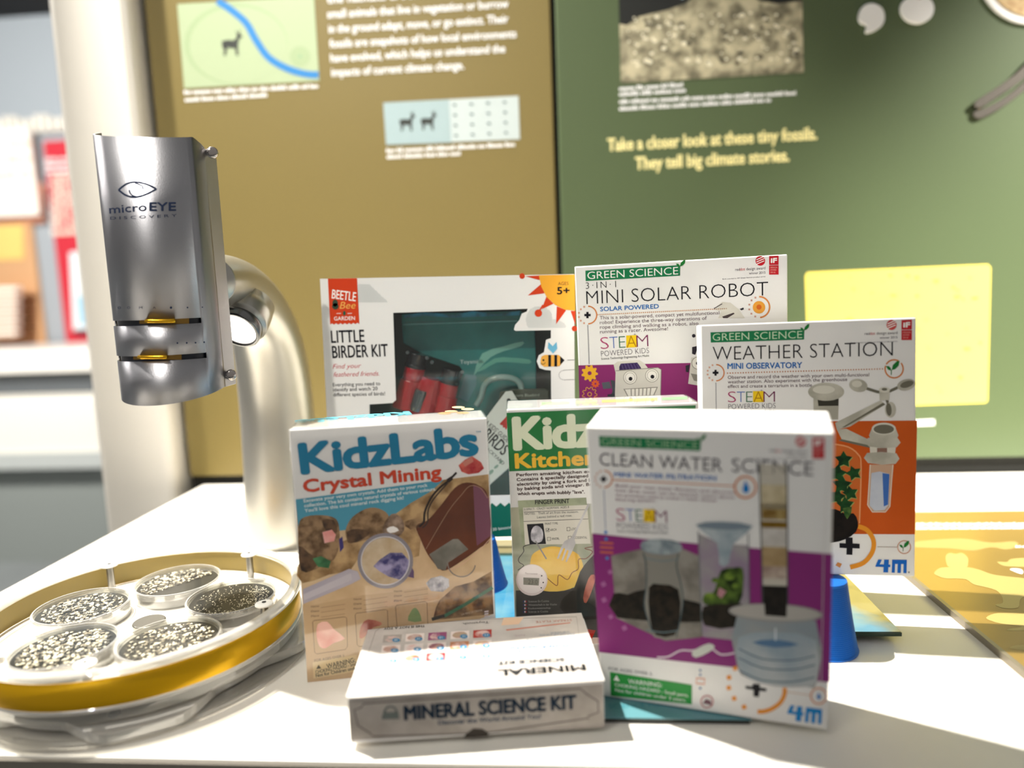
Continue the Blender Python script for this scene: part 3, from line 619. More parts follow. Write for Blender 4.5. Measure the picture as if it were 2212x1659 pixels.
q.poly('rock_print', P3((122, 840), (180, 880), (240, 930), (200, 985), (138, 985)), ROCKD, 2.4, smooth=2)
q.poly('rock_print', P3((260, 690), (330, 690), (350, 760), (290, 760)), ROCKD, 2.3, smooth=2)
q.poly('rock_print', P3((400, 740), (440, 670), (520, 622), (590, 620), (650, 660), (640, 740), (560, 790), (430, 825), (405, 800)), ROCK, 2, smooth=3)
q.poly('rock_print', P3((405, 760), (470, 740), (540, 760), (500, 800), (430, 825)), ROCKD, 2.4, smooth=2)
q.poly('rock_print', P3((615, 740), (650, 670), (690, 650), (735, 690), (742, 750), (700, 790), (640, 800)), INK('b39a84', rough=.3, c2='5e4632', vscale=100), 2.2, smooth=2)
q.poly('rock_print', P3((640, 740), (680, 725), (712, 750), (660, 765)), WHT, 2.6, smooth=2)
q.poly('rock_print', P3((740, 700), (830, 680), (850, 720), (780, 745)), ROCK, 2.2, smooth=2)
q.poly('pink_crystal_print', P3((262, 760), (318, 745), (342, 775), (332, 812), (275, 825)), INK('e8938a', rough=.3, c2='f4b8b0', vscale=80), 3)
q.poly('green_crystal_print', P3((205, 915), (255, 900), (312, 930), (300, 972), (235, 962)), INK('4f8f5c', rough=.3, c2='2f5f3c', vscale=80), 3)
q.poly('blue_crystal_print', P3((360, 800), (380, 785), (388, 850), (366, 878)), INK('3d3478', rough=.3), 3)
q.poly('leather_pouch_print', P3((812, 722), (880, 690), (960, 600), (1040, 500), (1110, 468), (1190, 490), (1238, 560), (1250, 790), (1190, 850), (1080, 930), (985, 985), (940, 965), (880, 890), (838, 800)), INK('6f3b22', rough=.3, c2='4b2412', vscale=24), 2.2, smooth=3)
q.poly('leather_pouch_print', P3((1148, 480), (1200, 500), (1240, 560), (1252, 780), (1170, 840), (1158, 700)), INK('7a4a5c', rough=.3), 2.6)
q.line('leather_pouch_print', P3((870, 860), (1000, 640), (1080, 540), (1130, 488), (1190, 500), (1232, 560)), 1.2, INK('a88468', rough=.3), 2.9, smooth=3)
q.line('leather_pouch_print', P3((1250, 795), (1180, 870), (1080, 950), (1000, 985)), 1.2, INK('e0b8a0', rough=.3), 2.9, smooth=3)
q.line('drawstring_print', P3((830, 728), (858, 700), (864, 640), (900, 560), (950, 500), (1000, 460), (1050, 410)), 4.5, INK('2c221e', rough=.3), 3.2, smooth=4)
q.line('drawstring_print', P3((850, 735), (880, 700), (884, 630), (920, 560), (1000, 470)), 3, INK('3c2e28', rough=.3), 3.3, smooth=4)
q.poly('drawstring_print', P3((990, 450), (1020, 430), (1030, 450), (1005, 470)), INK('2c221e', rough=.3), 3.4)
q.poly('map_scrap_print', P3((890, 890), (1030, 800), (1060, 800), (1120, 860), (1000, 940), (985, 985), (940, 975)), INK('8d8a80', rough=.3, c2='6f6c62', vscale=60), 3)
q.arc('map_scrap_print', c3(1080, 940), 30, 180, 350, 2.5, INK('8a8078', rough=.3), 3.2)
q.poly('red_crystal_print', P3((1062, 368), (1100, 335), (1142, 314), (1195, 350), (1212, 385), (1180, 412), (1120, 420), (1080, 405)), INK('a82c34', rough=.3, c2='d86a5a', vscale=120), 3)
q.poly('red_crystal_print', P3((1085, 350), (1142, 316), (1150, 345), (1100, 375)), INK('c88070', rough=.3), 3.3)
q.poly('magnifier_print', P3((148, 1095), (420, 975), (470, 990), (488, 1035), (430, 1065), (150, 1182)), INK('a9a2b0', rough=.3, c2='c4bcc4', vscale=14), 3)
q.poly('magnifier_print', P3((152, 1125), (430, 1000), (436, 1040), (156, 1160)), INK('c9c2c8', rough=.3), 3.3)
q.disc('magnifier_print', c3(632, 928), 50, INK('d9c9ae', rough=.3, c2='c2aa86', vscale=60), 3.2)
q.poly('amethyst_print', P3((562, 960), (600, 920), (660, 880), (730, 880), (775, 930), (775, 1000), (720, 1040), (650, 1020), (600, 990)), INK('3a3870', rough=.3, c2='b0a8cc', vscale=110), 3.8)
q.poly('amethyst_print', P3((775, 940), (800, 990), (800, 1030), (760, 1020)), INK('6a5478', rough=.3), 3.4)
q.arc('magnifier_print', c3(632, 928), 56, 0, 360, 8, INK('8f8a92', rough=.3), 4.2, n=36); q.arc('magnifier_print', c3(632, 928), 52, 0, 360, 2.5, INK('d8d4d8', rough=.3), 4.5, n=36)
q.poly('clear_crystal_print', P3((870, 1060), (900, 1030), (960, 1015), (1005, 1035), (1008, 1080), (970, 1110), (900, 1105)), INK('8a8a96', rough=.3, c2='d8d8dc', vscale=130), 3)
q.line('chisel_print', P3((975, 1255), (1100, 1185), (1262, 1085)), 7, INK('2f6a4c', rough=.3), 3); q.line('chisel_print', P3((905, 1272), (940, 1262), (980, 1250)), 7, INK('1a1a16', rough=.3), 3.2)
q.poly('collector_sheet_print', P3((150, 1200), (500, 1130), (700, 1110), (880, 1080), (910, 1278), (500, 1340), (450, 1640), (176, 1645)), INK('cfb28c', rough=.3, c2='c3a47c', vscale=12), 2)
for i, (x, y, w_, h_) in enumerate(((205, 1275, 200, 200), (455, 1232, 190, 200), (692, 1185, 185, 180))):
    a_ = [(x+8, y+4), (x+w_-12, y-18), (x+w_, y-10), (x+w_+5, y+h_-45), (x+w_-8, y+h_-26), (x+25, y+h_), (x+12, y+h_-10), (x, y+14)]
    q.line('collector_sheet_print', P3(*a_), 1.2, INK('6f5a3c', rough=.3), 2.6, closed=True)
    for j, t in enumerate(('Name', 'Date', 'Place')):
        q.text('collector_lettering', t, c3(x-8, y-72+28*j), c3(x+38, y-77+28*j), 4, INK('5b4a34', rough=.3), 3); q.line('collector_sheet_print', P3((x+50, y-72+28*j), (x+190, y-92+28*j)), .8, INK('8a7250', rough=.3), 2.6)
q.poly('pink_stone_print', P3((235, 1300), (290, 1285), (330, 1330), (395, 1385), (330, 1410), (280, 1442), (245, 1430), (228, 1370)), INK('e8a090', rough=.3, c2='f4c4b4', vscale=60), 3.2, smooth=2)
q.poly('red_stone_print', P3((480, 1380), (490, 1310), (530, 1272), (608, 1290), (600, 1310), (560, 1320), (510, 1375)), INK('a04a38', rough=.3, c2='cc8268', vscale=70), 3.2, smooth=2)
q.poly('green_stone_print', P3((765, 1280), (780, 1230), (800, 1205), (822, 1215), (845, 1282)), INK('7f9a62', rough=.3), 3.2, smooth=2)
q.quad('warning_label', c3(210, 1620), c3(480, 1575), c3(462, 1480), c3(205, 1525), INK('d6bf92', rough=.3), 3)
q.text('age_lettering', 'FOR AGES OVER 5', c3(217, 1522), c3(392, 1492), 5.5, INK('5f5038', rough=.3), 3.5)
q.text('warning_lettering', 'WARNING:', c3(290, 1560), c3(457, 1522), 10, BLK, 3.6, off=.01)
q.text('warning_lettering', 'CHOKING HAZARD - Small parts.', c3(224, 1592), c3(520, 1530), 7.5, BLK, 3.6, off=.01); q.text('warning_lettering', 'Not for Children under 3 years.', c3(226, 1612), c3(560, 1546), 7, BLK, 3.6, off=.02)
q.poly('warning_label', P3((226, 1564), (256, 1560), (240, 1538)), INK('4b4030', rough=.3), 3.6)
for i, t in enumerate(("Excavate your very own crystals. Add them to your rock", "collection. The kit contains natural crystals of various colours.", "You'll love this cool mineral rock digging kit!")):
    q.text('body_lettering', t, c3(154+3*i, 585+29*i), c3((880, 930, 740)[i], (492, 514, 566)[i]), 7, INK('e9f2f0', rough=.3), 3, off=.02)
q.text('foreign_lettering', 'LA MINE DE CRISTAL', c3(1082, 1248), c3(1205, 1222), 4, INK('c9b8a0', rough=.3), 3)
for i in range(3): q.quad('foreign_lettering', c3(1214, 1232+14*i), c3(1238, 1228+14*i), c3(1238, 1219+14*i), c3(1214, 1223+14*i), INK('d8ccd0', rough=.3), 3)
T = k.tp; T.text('top_lettering', 'KidzLabs', (880, 889), (640, 908), 7, INK('5fc6dc'), 1, off=.05)
for x, y in ((990, 880), (975, 889), (1000, 892), (960, 893), (1010, 884)): T.disc('top_print', (x, y), 14, INK('e3bf8a'), 1, ry=2.4)
bm = B(); a_ = [Vector(k.P+k.u*(k.H-d_)+k.b*.02-k.r*o_) for d_, o_ in ((.0, 0), (.004, .003), (.020, .0045), (.024, .003), (.019, .0006))]
bb = [x+k.b*.018 for x in a_]; va = [bm.verts.new(x) for x in a_]; vb = [bm.verts.new(x) for x in bb]
for i in range(5): bm.faces.new((va[i], va[(i+1) % 5], vb[(i+1) % 5], vb[i]))
bm.faces.new(va); bm.faces.new(list(reversed(vb))); bmesh.ops.recalc_face_normals(bm, faces=bm.faces); bake('film_ear', bm, mat('fafaf6', rough=.15), k.root)
def film(k, name='shrink_film'):
    bm = B(); e_ = .0012
    add_obox(bm, k.P-k.r*e_*.3-k.u*0-k.b*e_, k.r, k.u, k.b, k.W+e_*.6, k.H+e_*.3, k.D+e_*2)
    bmesh.ops.delete(bm, geom=[f for f in bm.faces if f.calc_center_median().z < k.P.z+.002], context='FACES')
    return bake(name, bm, clear('shrink_film', (1, 1, 1), .02, .01, .06), k.root)
k.done(); film(k)

# ---- kidzlabs kitchen (middle)
k = Kit('kit_box', 'green-topped upright kit box with fork and lemon picture, behind the flat box', card=mat((.93, .925, .915), rough=.22, coat=.6, name='wrapped_card'), **K['kitchen']); q = k.pr
def c1(x, y): return (1030+x/2.9625, 840+y/2.9625)
def P1(*L): return [c1(*t) for t in L]
KG = INK('1f7a3c', rough=.3)
q.poly('green_header', P1((190, 153), (1400, 105), (1400, 480), (208, 528)), KG, 1)
q.text('title_lettering', 'KidzLabs', c1(246, 385), c1(1290, 335), 66, INK('e6ecd0', rough=.3), 3, off=.046, space=.95)
q.text('subtitle_lettering', 'Kitchen Science', c1(250, 506), c1(1330, 455), 30, INK('f0bf38', rough=.3), 3, off=.04)
for i, t in enumerate(('Perform amazing kitchen experiments.', 'Contains 6 specially designed kitchen kits. Make', 'electricity by using a fork and lemon. Launch rockets', 'by baking soda and vinegar. Build a volcano', 'which erupts with bubbly "lava".')):
    q.text('body_lettering', t, c1(254+2*i, 560+30*i), c1((905, 1010, 1060, 935, 690)[i], (528, 548, 573, 606, 668)[i]), 6.5, INK('4a2f2a', rough=.3), 3, off=.03)
q.poly('kitchen_photo', P1((216, 760), (1400, 700), (1420, 1660), (262, 1700)), INK('b9b8a0', rough=.3, c2='9aa08a', vscale=40), .8)
q.poly('kitchen_photo', P1((250, 1290), (1400, 1240), (1420, 1660), (262, 1700)), INK('55534f', rough=.3, c2='3c3b3a', vscale=20), 1.4)
q.poly('fingerprint_card', P1((262, 715), (700, 695), (730, 985), (290, 1002)), INK('8f987a', rough=.3, c2='a9b092', vscale=90), 1.6)
q.poly('fingerprint_card', P1((295, 760), (705, 742), (728, 990), (308, 998)), INK('dcd8cc', rough=.3), 2)
q.text('card_lettering', 'FINGER PRINT', c1(374, 738), c1(592, 730), 9, BLK, 3, off=.02)
q.text('card_lettering', 'SUSPECT:  CRAZY NORMAN  AGES 8', c1(300, 778), c1(590, 762), 4.5, BLK, 3)
q.text('card_lettering', 'NOTES:   Theft of art from the museum.', c1(306, 806), c1(650, 792), 4.8, BLK, 3); q.text('card_lettering', 'Leaves behind a red rose.', c1(386, 828), c1(610, 816), 4.8, BLK, 3)
q.text('card_lettering', 'PRINT TYPE:', c1(436, 870), c1(520, 866), 4.5, BLK, 3); q.line('fingerprint_card', P1((300, 788), (708, 772)), 1, BLK, 2.6); q.line('fingerprint_card', P1((300, 848), (712, 832)), 1, BLK, 2.6)
q.poly('fingerprint_card', P1((320, 866), (425, 860), (443, 992), (338, 996)), BLK, 2.6)
q.poly('fingerprint_mark', P1((345, 925), (360, 885), (390, 875), (418, 900), (425, 940), (415, 975), (380, 985), (350, 968)), INK('d8d6dc', rough=.3, c2='9a98a0', vscale=160), 3, smooth=2)
for (x, y, t) in ((452, 903, 'ARCH'), (586, 897, 'LOOP'), (461, 960, 'WHORL'), (594, 953, 'ACCIDENTAL')):
    q.line('fingerprint_card', P1((x-10, y-10), (x+10, y-11), (x+11, y+10), (x-9, y+11)), 1, BLK, 2.8, closed=True); q.text('card_lettering', t, c1(x+18, y+7), c1(x+22+len(t)*9, y+4), 5, BLK, 3)
q.line('card_lettering', P1((446, 902), (452, 909), (462, 894)), 1.4, BLK, 3)
q.poly('lemon_print', P1((345, 1090), (380, 1040), (470, 1008), (560, 1020), (650, 1060), (682, 1150), (660, 1240), (560, 1290), (420, 1290), (345, 1230)), INK('e8b83c', rough=.3, c2='f2cf66', vscale=24), 2.4, smooth=3)
q.poly('fork_print', P1((712, 730), (722, 742), (650, 890), (625, 960), (632, 990), (610, 1040), (575, 1108), (568, 1105), (588, 1035), (578, 1030), (550, 1098), (542, 1095), (566, 1022), (556, 1016), (522, 1088), (513, 1084), (540, 1010), (560, 975), (605, 950), (645, 870)), INK('b0aeb0', rough=.25, c2='dedcdc', vscale=30), 3.2)
q.line('probe_print', P1((375, 972), (445, 1088)), 3, INK('8f8c8c', rough=.3), 3.2)
q.line('wire_print', P1((360, 990), (300, 1008), (300, 1040), (268, 1085), (272, 1110), (300, 1130), (262, 1160)), 1.6, BLK, 3.2, smooth=4)
q.line('wire_print', P1((450, 1210), (490, 1245), (516, 1255), (524, 1190), (580, 1220), (610, 1175), (650, 1150), (652, 1090), (700, 1085), (740, 1040), (690, 1020), (740, 1010)), 1.6, INK('7a3a2c', rough=.3), 3.2, smooth=4)
q.disc('thermometer_print', c1(352, 1222), 34, INK('e9dcda', rough=.3), 3.5); q.disc('thermometer_print', c1(352, 1216), 31, INK('f6eeec', rough=.3), 3.7)
q.poly('thermometer_print', P1((298, 1206), (400, 1210), (396, 1258), (298, 1252)), INK('8d8c82', rough=.3), 4); q.text('thermometer_lettering', '23.0', c1(328, 1248), c1(388, 1250), 10, INK('5c5b54', rough=.3), 4.3)
q.text('thermometer_lettering', 'Thermometer', c1(308, 1186), c1(390, 1188), 4, INK('9a8a8a', rough=.3), 4.3)
for x, y in ((415, 1195), (425, 1238), (412, 1272)): q.disc('thermometer_print', c1(x, y), 1.6, BLK, 4.3, n=8)
q.poly('volcano_print', P1((530, 1400), (560, 1330), (620, 1280), (660, 1170), (720, 1090), (800, 1020), (900, 1010), (1000, 1200), (1020, 1560), (720, 1555), (690, 1500), (600, 1460)), INK('26231f', rough=.3, c2='3c3632', vscale=60), 3.4, smooth=2)
q.poly('volcano_print', P1((680, 1340), (700, 1250), (730, 1190), (760, 1200), (740, 1280), (700, 1370)), INK('a04a38', rough=.3, c2='d8806a', vscale=60), 3.8, smooth=2)
q.poly('red_arrow_print', P1((700, 1535), (760, 1545), (735, 1600)), INK('c02c20', rough=.3), 4); q.poly('kitchen_photo', P1((690, 1590), (900, 1590), (900, 1640), (700, 1640)), INK('e0c8bc', rough=.3), 2)
for i, t in enumerate(('Sciences En Cuisine', 'Wissenschaft in der Küche', 'Keukenwetenschap', 'Scienza in Cucina')):
    q.text('foreign_lettering', t, c1(330, 1366+22*i), c1((462, 512, 472, 456)[i], 1362+22*i), 4.2, INK('b9b4b0', rough=.3), 3.6)
    for j, c in enumerate(('2a3a7a', 'e0d8d8', 'a83038')): q.quad('foreign_lettering', c1(296+8*j, 1366+22*i), c1(304+8*j, 1366+22*i), c1(304+8*j, 1354+22*i), c1(296+8*j, 1354+22*i), INK(c, rough=.3), 3.6)
for x0, x1, c in ((1170, 1230, 'bfe6b0'), (1300, 1420, 'f0e28a'), (1430, 1485, 'a8dca8'), (1240, 1290, 'e6f0c0')): k.tp.poly('top_print', [(x0, 872-(x0-1100)*.04), (x1, 872-(x1-1100)*.04), (x1, 878-(x1-1100)*.04), (x0, 878-(x0-1100)*.04)], INK(c), 1)
k.done(); film(k)

# ---- weather station (right, on a blue stand)
k = Kit('kit_box', 'white kit box with orange panel and wind cup picture, raised at right', **K['weather']); q = k.pr
def c6(x, y): return (1500+x/2.764, 660+y/2.764)
def P6(*L): return [c6(*t) for t in L]
gs_head(q, c6(98, 221), c6(652, 203), c6(650, 141), c6(96, 160), INK('c9e0c0'))
q.text('title_lettering', 'WEATHER STATION', c6(110, 328), c6(1184, 300), 30, BLK, 3, off=-.016)
q.text('subtitle_lettering', 'MINI OBSERVATORY', c6(198, 378), c6(642, 372), 12, BLU, 3, off=.02)
plus_ring(q, *c6(126, 401), 17.5)
q.dots('route_line', c6(190, 404), c6(1130, 378), 60, 2.6, INK('c98a66'), 2); q.dots('route_line#2', c6(128, 460), c6(130, 625), 24, 1.8, INK('8a8a92'), 2)
for i, t in enumerate(('Observe and record the weather with your own multi-functional', 'weather station. Also experiment with the greenhouse', 'effect and create a terrarium in a bottle.')):
    q.text('body_lettering', t, c6(199, 438+27*i), c6((1043, 912, 708)[i], (422, 450, 484)[i]), 7, INK('6b5660'), 3)
steam(q, c6(200, 578), c6(482, 576), 23.5, 26)
q.arc('sprout_ring', c6(1192, 378), 19.5, -200, 40, 3, ORD, 2); q.arc('sprout_ring', c6(1192, 378), 19.5, 60, 150, 3, ORD, 2); leafmark(q, *c6(1178, 385), 1.05)
awards(q, *c6(1177, 116), 11, *c6(1236, 87), 22.5, 43, (c6(1016, 176), c6(1212, 170), 6))
q.poly('orange_panel_print', P6((700, 692), (1330, 686), (1316, 1366), (640, 1362)), INK('cc5a1c', c2='c0500f', vscale=8), 1)
PLA = INK('a9a698', c2='c9c6b8', vscale=40); PLD = INK('6f6c5e'); PLL = INK('d6d3c6')
q.poly('anemometer_print', P6((710, 545), (862, 545), (858, 680), (712, 680)), PLA, 2); q.poly('anemometer_print', P6((735, 560), (860, 556), (860, 598), (740, 600)), INK('3b3a32'), 2.4)
q.disc('anemometer_print', c6(786, 515), 39, PLA, 3, ry=19.5); q.disc('anemometer_print', c6(772, 502), 24, PLL, 3.3, ry=9)
q.poly('anemometer_print', P6((1112, 566), (1140, 590), (930, 722), (850, 742), (840, 700)), PLA, 2.6); q.poly('anemometer_print', P6((1125, 580), (1140, 590), (900, 726), (880, 728)), PLD, 2.8)
q.poly('anemometer_print', P6((850, 740), (905, 735), (1060, 810), (1060, 850), (880, 800)), PLA, 2.6); q.poly('anemometer_print', P6((880, 798), (1060, 838), (1056, 852), (860, 806)), PLD, 2.8)
q.line('anemometer_print', P6((1020, 492), (1130, 520), (1230, 480)), 6, PLD, 3, smooth=3); q.line('anemometer_print', P6((1135, 520), (1160, 600)), 6, PLD, 3)
q.disc('anemometer_print', c6(978, 477), 20, PLA, 3.3, ry=14, rot=.2); q.disc('anemometer_print', c6(970, 468), 11, PLL, 3.5, ry=7)
q.disc('anemometer_print', c6(1264, 473), 20, PLA, 3.3, ry=12, rot=-.25); q.disc('anemometer_print', c6(1268, 470), 15, PLD, 3.5, ry=7, rot=-.3)
q.disc('anemometer_print', c6(1170, 622), 12, PLA, 3.3, ry=17); q.disc('anemometer_print', c6(1160, 620), 6, PLD, 3.5, ry=14, rot=-.1)
q.poly('anemometer_print', P6((1102, 505), (1165, 505), (1162, 565), (1106, 565)), PLA, 3.6); q.disc('anemometer_print', c6(1134, 503), 12, PLL, 3.8, ry=6); q.disc('anemometer_print', c6(1134, 500), 6, PLD, 3.9, ry=3)
q.poly('rain_gauge_print', P6((1045, 950), (1190, 950), (1165, 1195), (1140, 1228), (1070, 1232), (1035, 1200)), INK('c9a68c'), 2, smooth=0)
q.poly('rain_gauge_print', P6((1056, 1000), (1105, 990), (1165, 1005), (1158, 1190), (1135, 1220), (1075, 1225), (1045, 1195)), INK('9aa4bc', c2='c6ccd8', vscale=20), 2.4); q.poly('rain_gauge_print', P6((1122, 1000), (1164, 1006), (1156, 1188), (1130, 1200)), INK('3f6cb8'), 2.6)
q.line('rain_gauge_print', P6((1050, 950), (1034, 1190), (1062, 1232), (1140, 1232), (1166, 1200), (1184, 950)), 2, INK('e4d8c8'), 2.8)
q.poly('rain_gauge_print', P6((1045, 820), (1205, 820), (1195, 905), (1050, 900)), PLL, 3); q.poly('rain_gauge_print', P6((1090, 850), (1150, 850), (1150, 900), (1090, 900)), INK('8a6a5c'), 3.1)
q.poly('rain_gauge_print', P6((1030, 880), (1205, 882), (1200, 945), (1036, 940)), PLA, 3.3, smooth=2); q.poly('rain_gauge_print', P6((1036, 790), (1212, 790), (1206, 846), (1042, 842)), PLA, 3.5, smooth=2)
q.poly('rain_gauge_print', P6((1058, 735), (1202, 735), (1198, 815), (1060, 815)), PLA, 3.7, smooth=2); q.disc('rain_gauge_print', c6(1130, 735), 26, PLL, 3.9, ry=13); q.disc('rain_gauge_print', c6(1130, 738), 22, PLD, 4, ry=10)
q.poly('terrarium_print', P6((700, 850), (800, 822), (900, 835), (970, 880), (995, 960), (985, 1310), (700, 1330)), INK('c8662c'), 1.6); q.line('terrarium_print', P6((840, 828), (920, 845), (978, 890), (995, 960), (985, 1300)), 3, INK('e09a66'), 1.8, smooth=3)
LF = INK('1a4a22', c2='0f2e16', vscale=140); LG = INK('8fa35c')
for x, y, r in ((890, 920, 20), (850, 1000, 22), (950, 1000, 18), (880, 1070, 22), (930, 1120, 18), (850, 1140, 20), (900, 1190, 20)):
    Pn = [(c6(x, y)[0]+r*(1 if i % 2 else .55)*math.cos(i*.63+x), c6(x, y)[1]+r*.95*(1 if i % 2 else .55)*math.sin(i*.63+x)) for i in range(10)]
    q.poly('ivy_print', [(a+1.5, b+1.5) for a, b in Pn], LG, 2.4+y*1e-3); q.poly('ivy_print', Pn, LF, 2.6+y*1e-3)
q.poly('soil_print', P6((700, 1240), (840, 1215), (900, 1245), (950, 1240), (976, 1290), (965, 1350), (900, 1395), (820, 1415), (700, 1415)), INK('191310', c2='0c0908', vscale=120), 3.3, smooth=2)
q.poly('ivy_print', P6((885, 1210), (940, 1200), (935, 1240), (912, 1275), (895, 1250)), INK('5f7a3c', c2='1f4a22', vscale=120), 4)
q.line('orange_arc', P6((978, 1318), (1030, 1340), (1068, 1400), (1062, 1470), (1010, 1535), (930, 1562)), 10, INK('e8962a'), 3, smooth=4)
q.poly('big_plus', P6((866, 1418), (902, 1420), (903, 1385), (944, 1385), (944, 1420), (986, 1422), (986, 1450), (944, 1448), (942, 1488), (907, 1486), (908, 1448), (866, 1446)), BLK, 3.8)
q.poly('orange_square', P6((842, 1550), (855, 1532), (880, 1542), (868, 1565)), INK('e0914a'), 3)
q.dots('route_line#3', c6(1092, 1440), c6(1210, 1442), 22, 1.6, INK('a99a90'), 2); q.arc('sprout_ring#2', c6(1252, 1442), 14, 0, 360, 2, INK('cf9a80'), 2); leafmark(q, *c6(1248, 1445), .78)
four_m(q, quadmap(c6(1076, 1590), c6(1266, 1598), c6(1268, 1518), c6(1082, 1516)), LOGO); q.disc('maker_mark', c6(1280, 1592), 2.2, INK('8a8a8a'), 3, n=8)
k.tp.poly('top_print', [(1880, 681), (1905, 676), (1925, 679), (1900, 682)], INK('b9b6a4'), 1); k.done()

# ---- solar robot (rear)
k = Kit('kit_box', 'white and purple kit box with toy robot faces, highest box at rear centre', **K['solar']); q = k.pr
def c5(x, y): return (1230+x/4.484, 530+y/4.484)
def P5(*L): return [c5(*t) for t in L]
gs_head(q, c5(158, 346), c5(1068, 294), c5(1064, 192), c5(155, 245), WHT)
q.text('title_lettering', '3·IN·1', c5(160, 422), c5(452, 406), 14, BLK, 3, off=-.012, space=1.35)
q.text('title_lettering', 'MINI SOLAR ROBOT', c5(166, 572), c5(1925, 486), 29, BLK, 3, off=-.016)
q.text('subtitle_lettering', 'SOLAR POWERED', c5(300, 638), c5(866, 610), 9, BLU, 3, off=.02)
plus_ring(q, *c5(175, 675), 19)
q.dots('route_line', c5(268, 672), c5(1530, 612), 66, 2.4, INK('cf9a70'), 2); q.dots('route_line#2', c5(178, 770), c5(192, 1150), 44, 1.9, INK('8f8f94'), 2)
for i, t in enumerate(('This is a solar-powered, compact yet multifunctional', 'robot! Experience the three-way operations of', 'rope climbing and walking as a robot, also', 'running as a racer. Awesome!')):
    q.text('body_lettering', t, c5(294+i, 718+45*i), c5((1452, 1330, 1250, 955)[i], (668, 720, 770, 822)[i]), 7.2, INK('6b5660'), 3)
steam(q, c5(304, 1006), c5(768, 980), 26, 28)
q.disc('sun_mark', c5(1836, 600), 13.5, INK('eba33c'), 3); q.disc('sun_mark', c5(1836, 598), 5.5, INK('d9691c'), 3.3)
q.arc('sun_mark', c5(1838, 598), 22.5, -85, 90, 3.4, INK('d98a4c'), 2)
for kx in range(6):
    t = math.radians(112+kx*27); q.dots('sun_mark', (c5(1838, 598)[0]+22*math.cos(t), c5(1838, 598)[1]-22*math.sin(t)), (c5(1838, 598)[0]+22*math.cos(t)+.1, c5(1838, 598)[1]-22*math.sin(t)), 1, 3.8, INK('c99a8c'), 2)
awards(q, *c5(1849, 150), 10.5, *c5(1934, 104), 20.5, 40, (c5(1606, 248), c5(1898, 232), 6))
q.poly('purple_band', P5((88, 1162), (2125, 1118), (2140, 2300), (120, 2400)), INK('8a2a6a'), 1)
RB = INK('d5d2c6', c2='e4e1d6', vscale=20); RS = INK('8f8c80'); RD = INK('2a2630')
def robot(x, y, s, flip=1):
    f = lambda a, b: c5(x+a*s, y+b*s); PF = lambda *L: [f(*t) for t in L]
    q.poly('robot_print', PF((-100, -140), (-60, -170), (150, -185), (200, -150), (230, -110), (240, 0), (-60, 20)), RB, 2, smooth=0)
    q.poly('solar_cell_print', PF((-45, -120), (-30, -150), (130, -160), (165, -110), (170, -90), (-45, -85)), INK('3b2a5c', c2='241a3c', vscale=60), 2.5)
    for i in range(6): q.line('solar_cell_print', PF((-25+i*30, -150), (-5+i*32, -92)), .9, INK('6a5a8c'), 2.8)
    q.poly('robot_print', PF((-80, -80), (330, -110), (360, -92), (352, 260), (-90, 270)), RB, 3); q.line('robot_print', PF((-80, -80), (330, -110), (360, -92), (352, 260)), 1.6, RS, 3.2)
    for ex, ey in ((60, -15), (272, -35)):
        q.disc('robot_print', f(ex, ey), 14.8*s, RS, 3.4); q.disc('robot_print', f(ex, ey), 13.6*s, INK('ece9de'), 3.6); q.disc('robot_print', f(ex, ey), 10.6*s, RS, 3.8); q.disc('robot_print', f(ex, ey), 9.8*s, INK('f0ede4'), 4); q.disc('robot_print', f(ex+4, ey+12), 4.2*s, INK('16141a'), 4.2)
    q.poly('robot_print', PF((-5, 95), (330, 75), (290, 165), (40, 180)), RS, 3.5)
    q.poly('robot_print', PF((10, 100), (316, 84), (282, 158), (46, 172)), INK('ece9de'), 3.7)
    for i in range(6): q.line('robot_print', PF((70+i*38, 96-i*2), (72+i*36, 168-i*2)), 2.2*s, RS, 3.9)
    q.poly('robot_arm_print', PF((-130, 10), (-90, 15), (-70, 110), (-30, 130), (-40, 250), (-120, 250), (-140, 180), (-110, 120)), INK('4c5057', c2='34373d', vscale=40), 2.6)
    q.poly('robot_arm_print', PF((-215, 35), (-140, 25), (-120, 90), (-200, 95)), INK('5a5e66', c2='34373d', vscale=40), 2.8); q.poly('robot_arm_print', PF((-160, 150), (-80, 140), (-60, 215), (-150, 220)), INK('34373d'), 2.9)
robot(528, 1295, 1.0)
q.poly('robot_print#2', P5((1180, 1085), (1260, 1090), (1260, 1360), (1150, 1340)), RB, 3); q.disc('robot_print#2', c5(1245, 1140), 14, RS, 3.3); q.disc('robot_print#2', c5(1245, 1140), 12.5, INK('ece9de'), 3.5); q.disc('robot_print#2', c5(1243, 1142), 4, RD, 3.8)
q.poly('robot_print#2', P5((1175, 1240), (1260, 1255), (1255, 1320), (1205, 1310)), RS, 3.4); q.poly('robot_print#3', P5((1188, 985), (1235, 975), (1240, 1000), (1218, 1060), (1188, 1050)), RD, 3); q.disc('robot_print#4', c5(1204, 876), 4, RD, 3, n=10)
q.poly('robot_arm_print#2', P5((1125, 1165), (1165, 1155), (1155, 1230), (1128, 1225)), RD, 2.8)
q.poly('racer_print', P5((1390, 620), (1480, 548), (1560, 555), (1640, 620), (1700, 705), (1440, 705), (1470, 640)), INK('c9c6b8', c2='dedbd0', vscale=20), 2); q.poly('racer_print', P5((1480, 690), (1590, 652), (1600, 662), (1530, 705), (1490, 705)), INK('4b3f40'), 2.5)
q.line('racer_print', P5((1400, 612), (1480, 566)), 1.6, RD, 2.6); q.poly('racer_print', P5((1650, 615), (1685, 602), (1690, 620), (1664, 630)), RD, 2.6)
